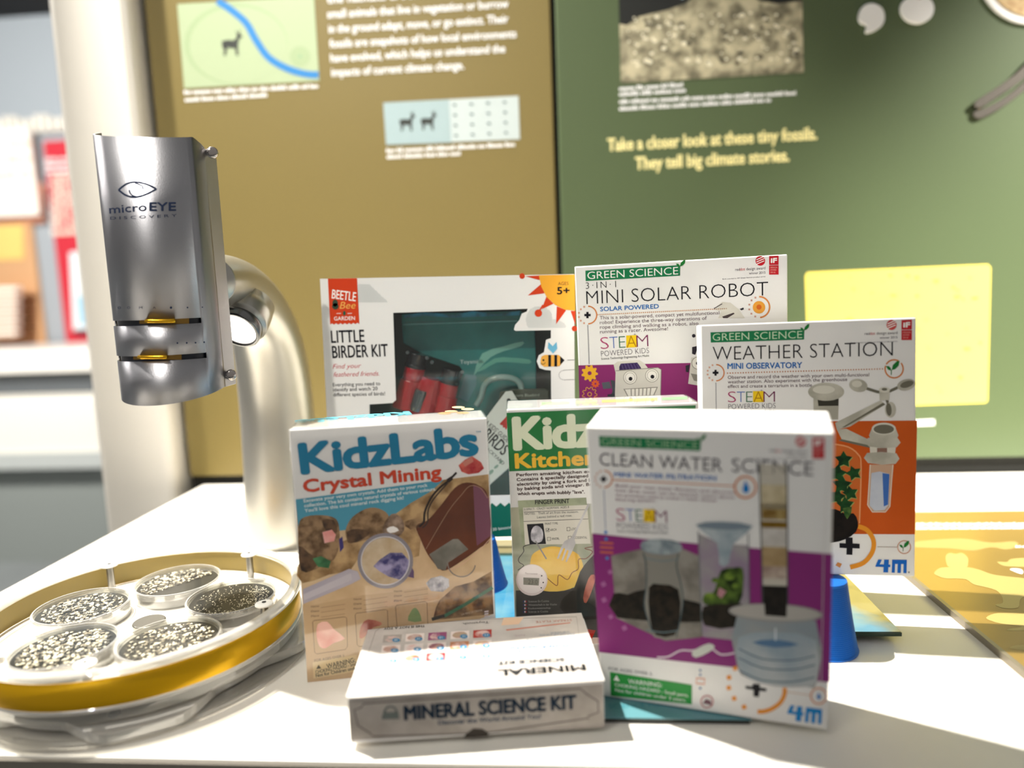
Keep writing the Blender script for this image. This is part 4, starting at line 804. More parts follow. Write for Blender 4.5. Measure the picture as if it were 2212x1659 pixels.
def gear(x, y, r, m, hole, lay=3, solid=True):
    n = 9; Pn = []
    for i in range(n*4):
        t = 2*math.pi*i/(n*4); rr = r if (i % 4) in (0, 1) else r*.76; Pn.append((c5(x, y)[0]+rr*math.cos(t), c5(x, y)[1]+rr*math.sin(t)))
    if solid: q.poly('gear_mark#%d' % y, Pn, m, lay); q.disc('gear_mark#%d' % y, c5(x, y), r*.24, hole, lay+.4)
    else: q.line('gear_mark#%d' % y, Pn, 1.6, m, lay, closed=True); q.arc('gear_mark#%d' % y, c5(x, y), r*.26, 0, 360, 1.6, m, lay)
gear(196, 1238, 18, INK('f0b42c'), INK('8a2a6a')); gear(252, 1340, 9, INK('e0602c'), INK('8a2a6a')); gear(196, 1442, 16, INK('e0a040'), None, solid=False)
k.crease(); k.done()

# ---- little birder kit: windowed box with the real things inside
kb = Kit('kit_box', 'wide white kit box with window onto red binoculars, rear left', hollow=True, **K['birder']); k = kb; q = k.pr; fp = k.front
def c4(x, y): return (680+x/3.814, 580+y/3.814)
def P4(*L): return [c4(*t) for t in L]
win = P4((645, 365), (1755, 332), (1745, 355), (1705, 372), (1685, 425), (1650, 465), (1640, 505), (1655, 514), (1945, 508), (1945, 575), (1905, 588), (1888, 690), (1845, 715), (1828, 765), (1850, 820), (1900, 836), (1945, 840), (1955, 1860), (1040, 1880), (455, 1880), (450, 1120), (640, 1108), (668, 1085))
bm = B(); eps = k.b*.0012
out = [k.P, k.P+k.r*k.W, k.P+k.r*k.W+k.u*k.H, k.P+k.u*k.H]; inn = [fp(u, v) for u, v in win]
for dep in (Vector((0, 0, 0)), eps):
    es = []
    for L in (out, inn):
        vs_ = [bm.verts.new(x+dep) for x in L]; es += [bm.edges.new((vs_[i], vs_[(i+1) % len(vs_)])) for i in range(len(vs_))]
    bmesh.ops.triangle_fill(bm, use_beauty=True, use_dissolve=False, edges=es)
n = len(inn); V0 = [bm.verts.new(x) for x in inn]; V1 = [bm.verts.new(x+eps) for x in inn]
for i in range(n): bm.faces.new((V0[i], V0[(i+1) % n], V1[(i+1) % n], V1[i]))
bmesh.ops.recalc_face_normals(bm, faces=bm.faces); bake('front_panel', bm, M_card, k.root)
bm = B(); t = .0012
add_obox(bm, k.P+k.b*.0012, k.r, k.u, k.b, t, k.H, k.D-.0012); add_obox(bm, k.P+k.r*(k.W-t)+k.b*.0012, k.r, k.u, k.b, t, k.H, k.D-.0012)
add_obox(bm, k.P+k.b*.0012, k.r, k.u, k.b, k.W, t, k.D-.0012); add_obox(bm, k.P+k.u*(k.H-t)+k.b*.0012, k.r, k.u, k.b, k.W, t, k.D-.0012); add_obox(bm, k.P+k.b*(k.D-t), k.r, k.u, k.b, k.W, k.H, t)
bake('carton', bm, M_card, k.root)
bm = B(); add_obox(bm, k.P+k.r*.002+k.u*.002+k.b*(k.D-.006), k.r, k.u, k.b, k.W-.004, k.H-.004, .003); bake('backing_card', bm, mat('16382f', rough=.5), k.root)
bm = B()
for s_ in (0, 1): add_obox(bm, k.P+k.r*((.0016 if not s_ else k.W-.0026))+k.u*.002+k.b*.0016, k.r, k.u, k.b, .001, k.H-.004, k.D-.009)
bake('inner_wall', bm, mat('2c3a1c', rough=.5), k.root)
bm = B(); f_ = bm.faces.new([bm.verts.new(fp(u, v)+k.b*.0016) for u, v in win]); bake('window_film', bm, clear('window_film', (.97, 1, .99), .05, .012, .04), k.root)
# print on the front
RO = INK('d2421f'); q.poly('brand_flag', P4((108, 84), (348, 80), (368, 458), (352, 446), (335, 458), (318, 448), (300, 460), (283, 449), (266, 460), (248, 450), (230, 461), (212, 450), (195, 462), (176, 451), (158, 462), (142, 452), (127, 462)), RO, 2)
q.text('flag_lettering', 'BEETLE', c4(140, 245), c4(336, 270), 19, WHT, 3, off=.01); q.text('flag_lettering', 'Bee', c4(205, 332), c4(332, 330), 15, INK('f0b45a'), 3, slant=.3); q.text('flag_lettering', 'GARDEN', c4(160, 428), c4(332, 424), 8, WHT, 3, off=.01)
q.disc('flag_lettering', c4(168, 285), 6, INK('3a4a3a'), 3, ry=8); q.disc('flag_lettering', c4(170, 312), 7, INK('3a4a3a'), 3, ry=7); q.disc('flag_lettering', c4(244, 368), 3, INK('2d5a46'), 3, ry=5)
for x in (180, 270): q.line('flag_lettering', P4((x, 371), (x+36, 369)), 1.2, WHT, 3)
q.text('title_lettering', 'LITTLE', c4(138, 612), c4(410, 604), 26, BLK, 3, off=.01); q.text('title_lettering', 'BIRDER KIT', c4(148, 738), c4(604, 722), 26, BLK, 3, off=.01)
q.text('script_lettering', 'Find your', c4(148, 826), c4(376, 818), 10, INK('cf3a4a'), 3, slant=.35, off=-.01); q.text('script_lettering', 'feathered friends.', c4(152, 892), c4(530, 882), 10, INK('cf3a4a'), 3, slant=.35, off=-.01)
for i, t_ in enumerate(('Everything you need to', 'identify and watch 20', 'different species of birds!')): q.text('body_lettering', t_, c4(150+2*i, 972+41*i), c4((540, 518, 580)[i], (960, 1002, 1044)[i]), 7.5, INK('3c3a40'), 3)
def halftone(pts_fn, x0, x1, y0, y1, st=11):
    bm_, ms_ = q.part('cloud_dots')
    y = y0; r_ = 0
    while y < y1:
        x = x0+(r_ % 2)*st/2
        while x < x1:
            if pts_fn(x, y): q.dots('cloud_dots', c4(x, y), c4(x+.1, y), 1, 1.25, INK('9aa8a8'), 2)
            x += st
        y += st*.8; r_ += 1
halftone(lambda x, y: y > 130 and (x < 450 or (x-450)*.95+150 < y+20) and y < 282, 358, 600, 125, 285)
halftone(lambda x, y: ((x-1850)/110)**2+((y-420)/110)**2 < 1 or ((x-1960)/110)**2+((y-480)/60)**2 < 1, 1670, 2090, 300, 485)
SUN = INK('f2ad38'); q.poly('sun_mark', P4((1846, 56), (2140, 50), (2146, 348), (2060, 340), (1980, 300), (1910, 235), (1866, 150)), SUN, 3)
for tri in (((1735, 64), (1850, 58), (1852, 95)), ((1755, 222), (1862, 130), (1893, 204)), ((1870, 335), (1908, 232), (1966, 290)), ((1988, 458), (1994, 312), (2070, 344)), ((2108, 350), (2148, 350), (2148, 470))): q.poly('sun_mark', P4(*tri), RO, 2.6)
for x, y, r in ((1842, 368, 8), (1708, 62, 6), (2140, 495, 6)): q.disc('sun_mark', c4(x, y), r, RO, 2.8)
q.line('sun_mark', P4((1850, 350), (1880, 300)), 3, RO, 2.6)
q.text('age_lettering', 'AGES', c4(2004, 138), c4(2090, 136), 7, INK('6a4a28'), 4); q.text('age_lettering', '5+', c4(1998, 212), c4(2098, 210), 15, BLK, 4, off=.03)
q.poly('bee_print', P4((1860, 760), (1868, 725), (1895, 712), (2010, 712), (2058, 755), (2015, 805), (1890, 810), (1862, 790)), INK('f0b04a'), 3, smooth=0)
for x in (1935, 1985): q.line('bee_print', P4((x, 712), (x, 808)), 6, BLK, 3.4)
q.poly('bee_print', P4((2022, 722), (2058, 755), (2022, 795)), BLK, 3.4); q.disc('bee_print', c4(1884, 755), 2.2, BLK, 3.5, n=10); q.arc('bee_print', c4(1880, 770), 5, 200, 350, 1.1, BLK, 3.5)
q.poly('bee_print', P4((1925, 605), (1960, 640), (1992, 605), (1998, 660), (1962, 700), (1920, 655)), INK('6fb6d6'), 3)
q.dots('bee_trail', c4(2080, 755), c4(2146, 752), 8, 1.4, BLK, 3)
for a_, b_ in (((2050, 838), (2146, 832)), ((2050, 918), (2146, 914))): q.dots('bee_trail', c4(*a_), c4(*b_), 10, 1.4, BLK, 3)
for i in range(9):
    t = math.radians(95+i*20); q.dots('bee_trail', c4(2050+38*math.cos(t), 878-38*math.sin(t)), c4(2050.1+38*math.cos(t), 878-38*math.sin(t)), 1, 1.4, BLK, 3)
GT = INK('0f6a58')
zz = [(702, 1165), (700, 1098)]
for i in range(60): zz.append((704+i*9.2, 1092-i*.15 if i % 2 else 1100-i*.15))
zz += [(1256, 1155), (702, 1170)]; q.poly('teal_band', [(a, b) for a, b in zz], GT, 2)
q.text('band_lettering', '6 x 30 binoculars', c1(55, 915), c1(262, 886), 6, WHT, 3)
q.done()
# contents (seen through the window); they belong to the closed box and move with it
class Mid:
    def __init__(s, d): s.pl = Plane(k.P+k.b*d, -k.b)
TE = mat('2b7f7c', rough=.25, c2='1c6562', vscale=14, bump=.4, bscale=30, name='teal_pouch')
m1 = Plane(k.P+k.b*.030, -k.b)
def slab(name, pts, d, th, m, bev=.002, sm=0):
    pl = Plane(k.P+k.b*d, -k.b); return relief(name, pts, m, k.root, t=th, smooth=sm, plane=pl)
po_ = slab('teal_pouch', P4((728, 430), (728, 372), (1700, 345), (1815, 500), (1825, 700), (1830, 1880), (1130, 1880), (1130, 1060), (1235, 850), (1200, 800), (900, 700), (740, 610)), .040, .008, TE)
pp = Print(Plane(k.P+k.b*.032, -k.b), k.root)
pp.line('pouch_seam', P4((730, 462), (1668, 432)), 1.6, mat('7fc0bc', rough=.3), 1); pp.line('pouch_seam', P4((730, 445), (1668, 418)), 1.2, mat('17504e', rough=.3), 1)
pp.poly('pouch_fold', P4((735, 385), (900, 362), (1150, 380), (1300, 352), (1500, 375), (1690, 350), (1690, 385), (1400, 395), (1150, 405), (900, 390), (740, 410)), mat('1c9ac0', rough=.3, c2='0e4c50', vscale=60), 1)
pp.text('pouch_lettering', 'Toysmith', c4(1198, 785), c4(1385, 780), 8, mat('cfe0dc', rough=.4), 1)
pp.poly('pouch_highlight', P4((1310, 880), (1380, 700), (1560, 640), (1715, 600), (1700, 640), (1560, 680), (1450, 730), (1360, 820)), mat('79b5a6', rough=.3), 1, smooth=2)  # highlights on the pouch, painted as paler teal shapes
pp.poly('pouch_highlight#2', P4((1330, 850), (1480, 740), (1620, 735), (1770, 750), (1770, 785), (1640, 775), (1500, 775), (1400, 830)), mat('5fa896', rough=.3), 1.4, smooth=2)
pp.poly('pouch_mesh', P4((1180, 1060), (1240, 870), (1330, 880), (1330, 960), (1260, 1100)), mat('4d7d84', rough=.4), 1)
pp.done()
# binoculars
def pk(x, y, d): return Plane(k.P+k.b*d, -k.b)(*c4(x, y))
REDP = mat('b0101f', rough=.18, coat=.5, name='red_plastic'); BKP = mat('15181a', rough=.15, coat=.4, name='black_plastic'); CHR = mat('7d8585', rough=.15, metal=.9)
bn = B()
for (ax, ay, bx, by) in ((850, 700, 760, 1150), (1130, 830, 1000, 1400)):
    A, Z = pk(ax, ay, .024), pk(bx, by, .024); d_ = (Z-A).normalized(); L_ = (Z-A).length
    for (s0, s1, r0, r1, mi) in ((0, .012, .0105, .0105, 1), (.012, .016, .0118, .0118, 1), (.016, .030, .0112, .0118, 0), (.030, L_, .0135, .017, 0)):
        add_lathe(bn, [(r0, s0), (r1, s1)], A, 24, d_, mi=mi)
A = pk(960, 950, .020); Bq = pk(900, 1180, .020); add_lathe(bn, [(.011, -.006), (.013, 0), (.016, .02), (.016, .05)], A, 20, (Bq-A), mi=0)
bake('binoculars', bn, [REDP, BKP], k.root, smooth=False, bevel=.0006)
bm = B(); A = pk(880, 1000, .008); Bq = pk(850, 1100, .008); add_lathe(bm, [(.0065, 0), (.0072, .003), (.0072, .020), (.0062, .024)], A, 16, (Bq-A)); bake('focus_knob', bm, CHR, k.root)
bm = B()
for x, y in ((770, 690), (930, 735), (970, 770), (1220, 850)):
    A = pk(x, y, .014); add_lathe(bm, [(.002, 0), (.002, .004)], A, 8, -k.b)
bake('chrome_trim', bm, CHR, k.root)
# bird magnet card, cord and tag
slab('bird_card', P4((1640, 990), (1900, 985), (1930, 1005), (1935, 1200), (1500, 1200), (1530, 1010)), .022, .006, mat('3a4232', rough=.2))
pp = Print(Plane(k.P+k.b*.016, -k.b), k.root); pp.text('bird_card_lettering', 'Eastern Bluebird', c4(1610, 1058), c4(1850, 1052), 6, mat('a8b0a0', rough=.4), 1); pp.done()
bm = B(); pts = [pk(*q_, .02) for q_ in ((1330, 1130), (1370, 1060), (1400, 960), (1480, 905), (1600, 900), (1690, 950), (1700, 1100), (1560, 1200))]; add_tube(bm, [Vector(t_) for t_ in smooth_open([tuple(x) for x in pts], 4)], .0035, 10); bake('rolled_cord', bm, mat('7f9a94', rough=.2, coat=.5), k.root, smooth=True)
tagp = [(1121, 868), (1106, 844), (1092, 846), (1040, 915), (1020, 1000), (1046, 1058), (1100, 1010), (1150, 940)]
slab('bird_guide_tag', tagp, .010, .002, mat('dfe0d8', rough=.4))
pp = Print(Plane(k.P+k.b*.008, -k.b), k.root)
pp.disc('tag_hole', c4(1598, 1086), 4.5, BLK, 1, n=14)
def c7b(x, y): return (960+x/11.06, 860+y/11.06)
pp.text('tag_lettering', "A KIDS' GUIDE TO", c7b(960, 600), c7b(1640, 1180), 13, INK('2a2226'), 2); pp.text('tag_lettering', 'BIRDS', c7b(880, 920), c7b(1390, 1375), 34, INK('1d181c'), 2, off=.01)
pp.text('tag_lettering', 'IN YOUR BACKYARD', c7b(560, 820), c7b(1390, 1600), 10, INK('2a2226'), 2)
pp.poly('tag_logo', [c7b(*t_) for t_ in ((1320, 610), (1500, 420), (1620, 560), (1470, 760), (1440, 700), (1400, 700), (1390, 650), (1340, 640))], INK('c02618'), 2)
for x, y, r in ((1060, 1020, 8), (1072, 1008, 6), (1082, 998, 5)): pp.disc('tag_leaf', (x, y), r, mat('8fa896'), 2, n=10, ry=r*.5, rot=-.7)
pp.done()
kb.tp.done()

# ---- mineral science kit lying flat in front
k = Kit('kit_box', 'flat whitish box lying in front, gem pictures and lettering upside down', card=mat((.93, .92, .91), rough=.4, bump=.15, bscale=500, name='grained_card'), **K['mineral'])
q = k.pr
def c8(x, y): return (730+x/3.687, 1300+y/3.687)
def P8(*L): return [c8(*t) for t in L]
q.poly('front_print', P8((80, 780), (2110, 650), (2120, 995), (100, 1105)), INK('b4aca4', c2='a49c94', vscale=50), .6)
q.line('front_frame', P8((200, 810), (1930, 690), (1975, 730), (2070, 790), (2075, 880), (1990, 910), (2000, 925), (1200, 1040), (1000, 1050), (280, 1070), (250, 1040), (160, 985), (130, 860), (190, 840)), 3, INK('6f6863'), 2, closed=True)
q.text('title_lettering', 'MINERAL SCIENCE KIT', c8(535, 938), c8(1895, 848), 29, INK('10283c'), 3, off=.04)
q.text('subtitle_lettering', 'Discover the World Around You!', c8(800, 978), c8(1615, 926), 9.5, INK('3a4a5e'), 3, off=.03)
q.poly('society_mark', P8((350, 905), (370, 880), (480, 875), (490, 930), (350, 935)), INK('6f7672'), 3); q.arc('society_mark', c8(420, 880), 13, 10, 170, 4, INK('6f7672'), 3)
for x in (372, 466): q.disc('society_mark', c8(x, 876), 3.5, INK('6f7672'), 3)
q.poly('thumb_notch', P8((1000, 1085), (1195, 1070), (1200, 1042), (1150, 1010), (1080, 1005), (1020, 1050)), INK('3c3630'), 3.5)
T = k.tp
T.poly('top_print', [(752, 1508), (1303, 1470), (1256, 1324), (797, 1352)], INK('d6cfc8', c2='c9c2bb', vscale=50), .5)
T.line('top_frame', P8((300, 235), (330, 215), (360, 190), (1180, 140), (1900, 120), (1965, 590), (100, 730), (190, 560)), 1.6, INK('a8a098'), 1.2, closed=True)
T.text('top_title_lettering', 'MINERAL', c8(1960, 500), c8(1275, 545), 13, INK('15181c'), 3, off=.05)
T.text('top_title_lettering', 'SCIENCE KIT', c8(1800, 448), c8(1272, 478), 7.5, INK('1c2834'), 3, off=.05)
T.text('top_lettering', 'Discover the', c8(1765, 385), c8(1435, 390), 5.5, INK('4a7aa0'), 3); T.text('top_lettering', 'World Around You!', c8(1845, 340), c8(1338, 362), 6.5, INK('4a7aa0'), 3, off=.02)
T.text('top_lettering', '15 SPECIMENS', c8(1905, 288), c8(1500, 300), 6, INK('7a8a9a'), 3); T.text('top_lettering', 'MAGNIFYING', c8(1880, 252), c8(1605, 262), 3.6, INK('8a9aaa'), 3); T.text('top_lettering', 'VIEWER', c8(1845, 236), c8(1690, 244), 3.6, INK('8a9aaa'), 3)
T.text('top_lettering', 'NAIL', c8(1485, 260), c8(1400, 266), 4, INK('b09aa0'), 3); T.text('top_lettering', 'STREAK PLATE', c8(1860, 140), c8(1575, 156), 4, INK('c07a6a'), 3)
T.text('top_lettering', 'THIS IS NOT A TOY', c8(694, 186), c8(368, 208), 4.6, INK('4a4440'), 3, off=.02); T.text('top_lettering', 'Toysmith.', c8(1202, 155), c8(988, 170), 4.5, INK('4a4440'), 3)
T.poly('nail_print', P8((1335, 222), (1345, 232), (1850, 172), (1850, 165)), INK('d0806a'), 2); T.poly('plate_print', P8((1320, 130), (1480, 125), (1440, 180), (1300, 190)), INK('ecc9a8'), 2)
cols = [['dfeadf', 'ecd6c6', 'a3303a', 'a9622e', 'f0c4bc'], ['f3dcb4', 'c98a64', '8a4a6a', 'ece2dc', 'ece0d4'], ['b8443c', 'c0aa90', 'a05a80', 'ddd0cc', 'b0a8a0']]
nm = [['1', '2', '3', '4', '5'], ['6', '7', '8', '9', '10'], ['11', '12', '13', '14', '15']]
fm = quadmap(c8(1235, 455), c8(305, 500), c8(345, 255), c8(1235, 205))
for j in range(3):
    for i in range(5):
        a, b = i/5+.012, (i+1)/5-.025; c_, d_ = j/3+.03, (j+1)/3-.06
        T.poly('specimen_tile#%d' % (i+5*j), [fm(a, c_), fm(b, c_), fm(b, d_), fm(a, d_)], INK('f3e6e0') if (i+j) % 2 else INK(cols[j][i]), 1.6)
        T.poly('specimen_tile#%d' % (i+5*j), smooth_closed([fm(a+(b-a)*x, c_+(d_-c_)*y) for x, y in ((.1, .5), (.25, .15), (.7, .1), (.92, .45), (.75, .85), (.3, .88))], 2), INK(cols[j][i], c2='c9a090' if (i+j) % 2 else 'e8c8c0', vscale=150), 2)
        cc = fm(a+(b-a)*.28, c_+(d_-c_)*.25); T.disc('specimen_number#%d' % (i+5*j), cc, 8.5, INK('4a8ab4'), 3, ry=4.5); T.text('specimen_number#%d' % (i+5*j), nm[j][i], (cc[0]+3, cc[1]-2.2), (cc[0]-3, cc[1]-2), 4, WHT, 4)
T.greek('top_lettering', c8(1205, 548), c8(350, 604), 3, INK('9fb0cc'), 2, 3)
k.done()
# lid lip of the flat box
bm = B(); add_obox(bm, k.P+k.u*.0005-k.r*.0004-k.b*.0006+k.u*(k.H-.0012), k.r, k.u, k.b, k.W+.0008, .0006, k.D+.001); bake('lid_edge', bm, M_card, k.root)

# ================================================================== blue printed cones under the rear boxes
def cone(x, y, z0, z1, label, r0=.0275, r1=.0170):
    o = empty('blue_stand', (x, y, z0), label, 'stand', 'blue cone stands')
    prof = []; n_ = int((z1-z0-.003)/.0016); H_ = z1-z0
    prof += [(r0*1.0, 0), (r0*1.01, .0012)]
    for i in range(n_):
        h = .002+i*(H_-.003)/n_; f = h/H_; r = r0+(r1-r0)*(f**.85)
        prof += [(r-.00035, h), (r+.00018, h+(H_-.003)/n_*.5)]
    prof += [(r1, H_)]
    bm = B(); add_lathe(bm, prof, (x, y, z0), 40); bake('ribbed_cone', bm, mat('0f67c4', rough=.38, name='blue_print'), o)
    return o
zc = EYE.z-.2532
c_ = on_z(1036, 1280, SZ); cone(c_.x, c_.y+.02, SZ, zc-.001, 'blue ribbed cone stand under the box with red binoculars', .0275, .016)
c_ = on_z(1780, 1397, ZT); cone(c_.x, c_.y, ZT, zc-.0005, 'blue ribbed cone stand under the box with the orange panel')
cone(.115, .735, SZ, zc+.0005, 'blue ribbed cone stand hidden under the box with toy robot faces')

# ================================================================== microscope
HA, HB = .0478, .040; HC = Vector((0, 0)); hz = lambda v: EYE.z+v
_c = on_y(346, 600, .628); HX, HYc = _c.x+.0050, .628
BM_ = mat((.66, .66, .68), rough=.40, metal=1.0, bump=.06, bscale=900, name='brushed_aluminium')
_t = BM_.node_tree; _b = _t.nodes['Principled BSDF']; _b.inputs['Anisotropic'].default_value = .85; _v = _t.nodes.new('ShaderNodeCombineXYZ'); _v.inputs[2].default_value = 1; _t.links.new(_v.outputs[0], _b.inputs['Tangent'])
mi_ = empty('microscope', (on_z(600, 1170, ZT).x, .885, ZT), 'brushed metal exhibit microscope on a curved silver arm, left', 'microscope')
def hp(th, z, s=1.0, dz=0): return Vector((HX-HA*s*math.cos(th), HYc-HB*s*math.sin(th), z))
def ztop(th): return hz(.1535-.010*math.sin(th)+.004*math.cos(th)-(max(0, th-2.8)*.028))
def zbot(th): return hz(-.0760-.010*math.sin(th)-.001*math.cos(th))
slots = [(hz(-.0158), hz(-.0110), .25, 2.60), (hz(-.0470), hz(-.0422), .25, 2.68)]
NT = 72; ths = [math.pi*i/NT for i in range(NT+1)]
zl = [slots[1][0], slots[1][1], slots[0][0], slots[0][1]]
bm = B(); grid = []
for th in ths:
    zs = [zbot(th)] + zl + [ztop(th)-.0015]; pts_ = []
    col = [bm.verts.new(hp(th, z)) for z in zs]; grid.append(col)
for i in range(NT):
    thm = (ths[i]+ths[i+1])/2
    for j in range(5):
        if j == 1 and slots[1][2] < thm < slots[1][3]: continue
        if j == 3 and slots[0][2] < thm < slots[0][3]: continue
        bm.faces.new((grid[i][j], grid[i+1][j], grid[i+1][j+1], grid[i][j+1]))
bmesh.ops.recalc_face_normals(bm, faces=bm.faces)
o = bake('curved_cover', bm, BM_, mi_, smooth=True); sd = o.modifiers.new('thick', 'SOLIDIFY'); sd.thickness = .0014; sd.offset = -1
# head core behind the cover
bm = B(); ring0 = []; ring1 = []
core = [hp(th, 0, .93) for th in ths[1:-1]] + [Vector((HX+HA*.93, HYc+.022, 0)), Vector((HX+HA*.7, HYc+.034, 0)), Vector((HX-HA*.7, HYc+.034, 0)), Vector((HX-HA*.93, HYc+.022, 0))]
a_ = [bm.verts.new((c.x, c.y, hz(-.074))) for c in core]; b_ = [bm.verts.new((c.x, c.y, hz(.139))) for c in core]
n = len(a_)
for i in range(n): bm.faces.new((a_[i], a_[(i+1) % n], b_[(i+1) % n], b_[i]))
bm.faces.new(list(reversed(a_))); bm.faces.new(b_); bake('head_core', bm, mat('131a26', rough=.3), mi_)
bm = B()
for sx_ in (1,):
    for z0_, z1_ in ((hz(-.076), hz(.138)),): add_box(bm, HX+HA-.0022, HX+HA-.0004, HYc+.0, HYc+.022, z0_, z1_)
bake('side_plate', bm, BM_, mi_, bevel=.0006)
def headpt(u, v, off=.0002):
    r = ray(u, v); A = (r.x/HA)**2+(r.y/HB)**2; ex, ey = EYE.x-HX, EYE.y-HYc
    Bq = 2*(r.x*ex/HA**2+r.y*ey/HB**2); C_ = (ex/HA)**2+(ey/HB)**2-1; D_ = max(Bq*Bq-4*A*C_, 0); t = (-Bq-math.sqrt(D_))/(2*A)
    P = EYE+r*t; nn = Vector(((P.x-HX)/HA**2, (P.y-HYc)/HB**2, 0)).normalized(); return P+nn*off
def headtext(name, txt, p0, p1, h, m, off=0.0):
    vv, ff = glyphs(txt, min(off, 0)); x0 = min(x for x, y in vv); x1 = max(x for x, y in vv); d = Vector((p1[0]-p0[0], p1[1]-p0[1])); L_ = d.length; d.normalize(); up = Vector((d.y, -d.x))
    bm = B(); bo = max(off, 0)*h/cap()
    for kx, ky in (((0, 0), (1, 0), (-1, 0), (0, 1), (0, -1)) if bo else ((0, 0),)):
        V = [bm.verts.new(headpt(*(Vector(p0)+d*((x-x0)*L_/(x1-x0)+kx*bo)+up*(y*h/cap()+ky*bo)), .0002+(kx*3+ky)*2e-6)) for x, y in vv]
        for f in ff:
            try: bm.faces.new([V[i] for i in f])
            except ValueError: pass
    return bm
NAVY = mat('1a2a4a', rough=.4)
def hl(name, bms):
    bm = bms[0]
    for b2 in bms[1:]:
        me = bpy.data.meshes.new('x'); b2.to_mesh(me); b2.free(); bm.from_mesh(me); bpy.data.meshes.remove(me)
    return bake(name, bm, NAVY, mi_)
def ha(x, y): return (180+x/2.592, 260+y/2.592)
hl('head_lettering', [headtext('l', 'micro', ha(148, 522), ha(355, 505), 17, NAVY, .012), headtext('l', 'EYE', ha(372, 506), ha(518, 505), 17.5, NAVY, .03), headtext('l', 'D I S C O V E R Y', ha(152, 556), ha(524, 540), 6, NAVY, .0)])
def headline_(pts, w_):
    bm = B(); P = [Vector(p_) for p_ in smooth_open(pts, 6)]; L_, R_ = [], []
    for i, p_ in enumerate(P):
        d = (P[min(i+1, len(P)-1)]-P[max(i-1, 0)]).normalized(); nn = Vector((-d.y, d.x))*w_/2
        L_.append(bm.verts.new(headpt(*(p_+nn)))); R_.append(bm.verts.new(headpt(*(p_-nn))))
    for i in range(len(P)-1): bm.faces.new((L_[i], L_[i+1], R_[i+1], R_[i]))
    return bm
hl('eye_mark', [headline_([ha(198, 390), ha(245, 355), ha(300, 346), ha(360, 360), ha(410, 385)], 4), headline_([ha(198, 390), ha(240, 420), ha(290, 430), ha(350, 415), ha(410, 385)], 4),
                headline_([ha(290, 352), ha(310, 358), ha(330, 368), ha(335, 385)], 3), headline_([ha(258, 390), ha(262, 405), ha(275, 420), ha(300, 428)], 3)])
bms = []
for x, ch in ((203, 'O'), (255, 'O'), (322, 'M'), (398, 'A')): bms.append(headtext('l', ch, ha(x-9, 1056), ha(x+9, 1055), 5, NAVY))
for x, y, r in ((491, 1049, 7), (583, 1048, 5), (666, 1046, 4), (527, 1247, 5), (579, 1246, 5), (628, 1245, 5), (676, 1242, 5)):
    bm = B(); bm.faces.new([bm.verts.new(headpt(ha(x, y)[0]+r/2.6*math.cos(t_), ha(x, y)[1]+r/2.6*math.sin(t_))) for t_ in [i*.785 for i in range(8)]]); bms.append(bm)
hl('scale_mark', bms)
GOLD = mat('d9a520', rough=.2, metal=.8)
for (x0, x1, y) in ((352, 515, 1123), (315, 470, 1325)):
    bm = B(); u0, u1 = ha(x0-48, y)[0], ha(x1+80, y)[0]
    N_ = 12; fr = []; 
    for i in range(N_+1):
        u_ = u0+(u1-u0)*i/N_; a1 = headpt(u_, ha(0, y-16)[1], -.0022); a2 = headpt(u_, ha(0, y+16)[1], -.0022); fr.append((bm.verts.new(a1), bm.verts.new(a2)))
    for i in range(N_): bm.faces.new((fr[i][0], fr[i+1][0], fr[i+1][1], fr[i][1]))
    bake('gold_slider', bm, mat('a07c3c', rough=.35, metal=.7), mi_)
    bm = B(); pts_ = [headpt(ha(x0+(x1-x0)*i/8, y-(0 if i else 0))[0], ha(0, y)[1], .0012) for i in range(9)]; add_tube(bm, pts_, .0019, 8); bake('gold_tab', bm, GOLD, mi_, smooth=True)
for (x, y, r) in ((722, 180, .0052), (828, 1425, .0052)):
    P = on_y(*ha(x, y), HYc+.006); bm = B(); add_lathe(bm, [(r*.6, -.003), (r, -.001), (r, .0008), (r*.8, .0022), (r*.3, .0026)], P, 16, (.45, -.9, 0)); s_ = bake('screw', bm, mat((.75, .72, .7), rough=.15, metal=1), mi_, smooth=True)
# curved arm
ARM = mat((.74, .73, .70), rough=.33, metal=.85, name='satin_silver')
ap = [(612, 1170, .885, .050), (610, 1060, .885, .0485), (604, 960, .884, .0475), (596, 860, .880, .0465), (584, 770, .862, .0440), (566, 700, .835, .0400), (540, 650, .795, .0360), (508, 618, .745, .0330), (470, 606, .690, .0310), (440, 606, .655, .029)]
pts_ = []
for u_, v_, y_, r_ in ap: P = on_y(u_, v_, y_); pts_.append((P.x, P.y, P.z, r_))
pts_[0] = (pts_[0][0], pts_[0][1], ZT+.0022, pts_[0][3])
sp = smooth_open([tuple(x) for x in [Vector(p_) for p_ in pts_]], 5)
bm = B(); add_tube(bm, [Vector(s_[:3]) for s_ in sp], [s_[3] for s_ in sp], 36, up=(1, 0, 0), flat=.86); bake('curved_arm', bm, ARM, mi_, smooth=True)
P0 = on_y(521, 700, .70); ax = Vector((-.10, -.80, -.60)).normalized()
bm = B(); add_lathe(bm, [(.0215, -.030), (.0245, -.012), (.0250, -.002), (.0250, .002)], P0-ax*.004, 36, ax); bake('lamp_socket', bm, ARM, mi_, smooth=True)
bm = B(); add_lathe(bm, [(.0225, 0), (.0230, .002), (.0230, .009), (.0215, .0105), (.0195, .0105), (.0190, .008)], P0, 36, ax, cap=False); lr = bake('lamp_ring', bm, mat((.5, .5, .5), rough=.25, metal=1), mi_, smooth=True)
bm = B(); add_lathe(bm, [(.0190, .0070), (.0190, .0080)], P0, 32, ax); bake('lamp_lens', bm, mat('fff8ee', rough=.3, emit=2.2), mi_)

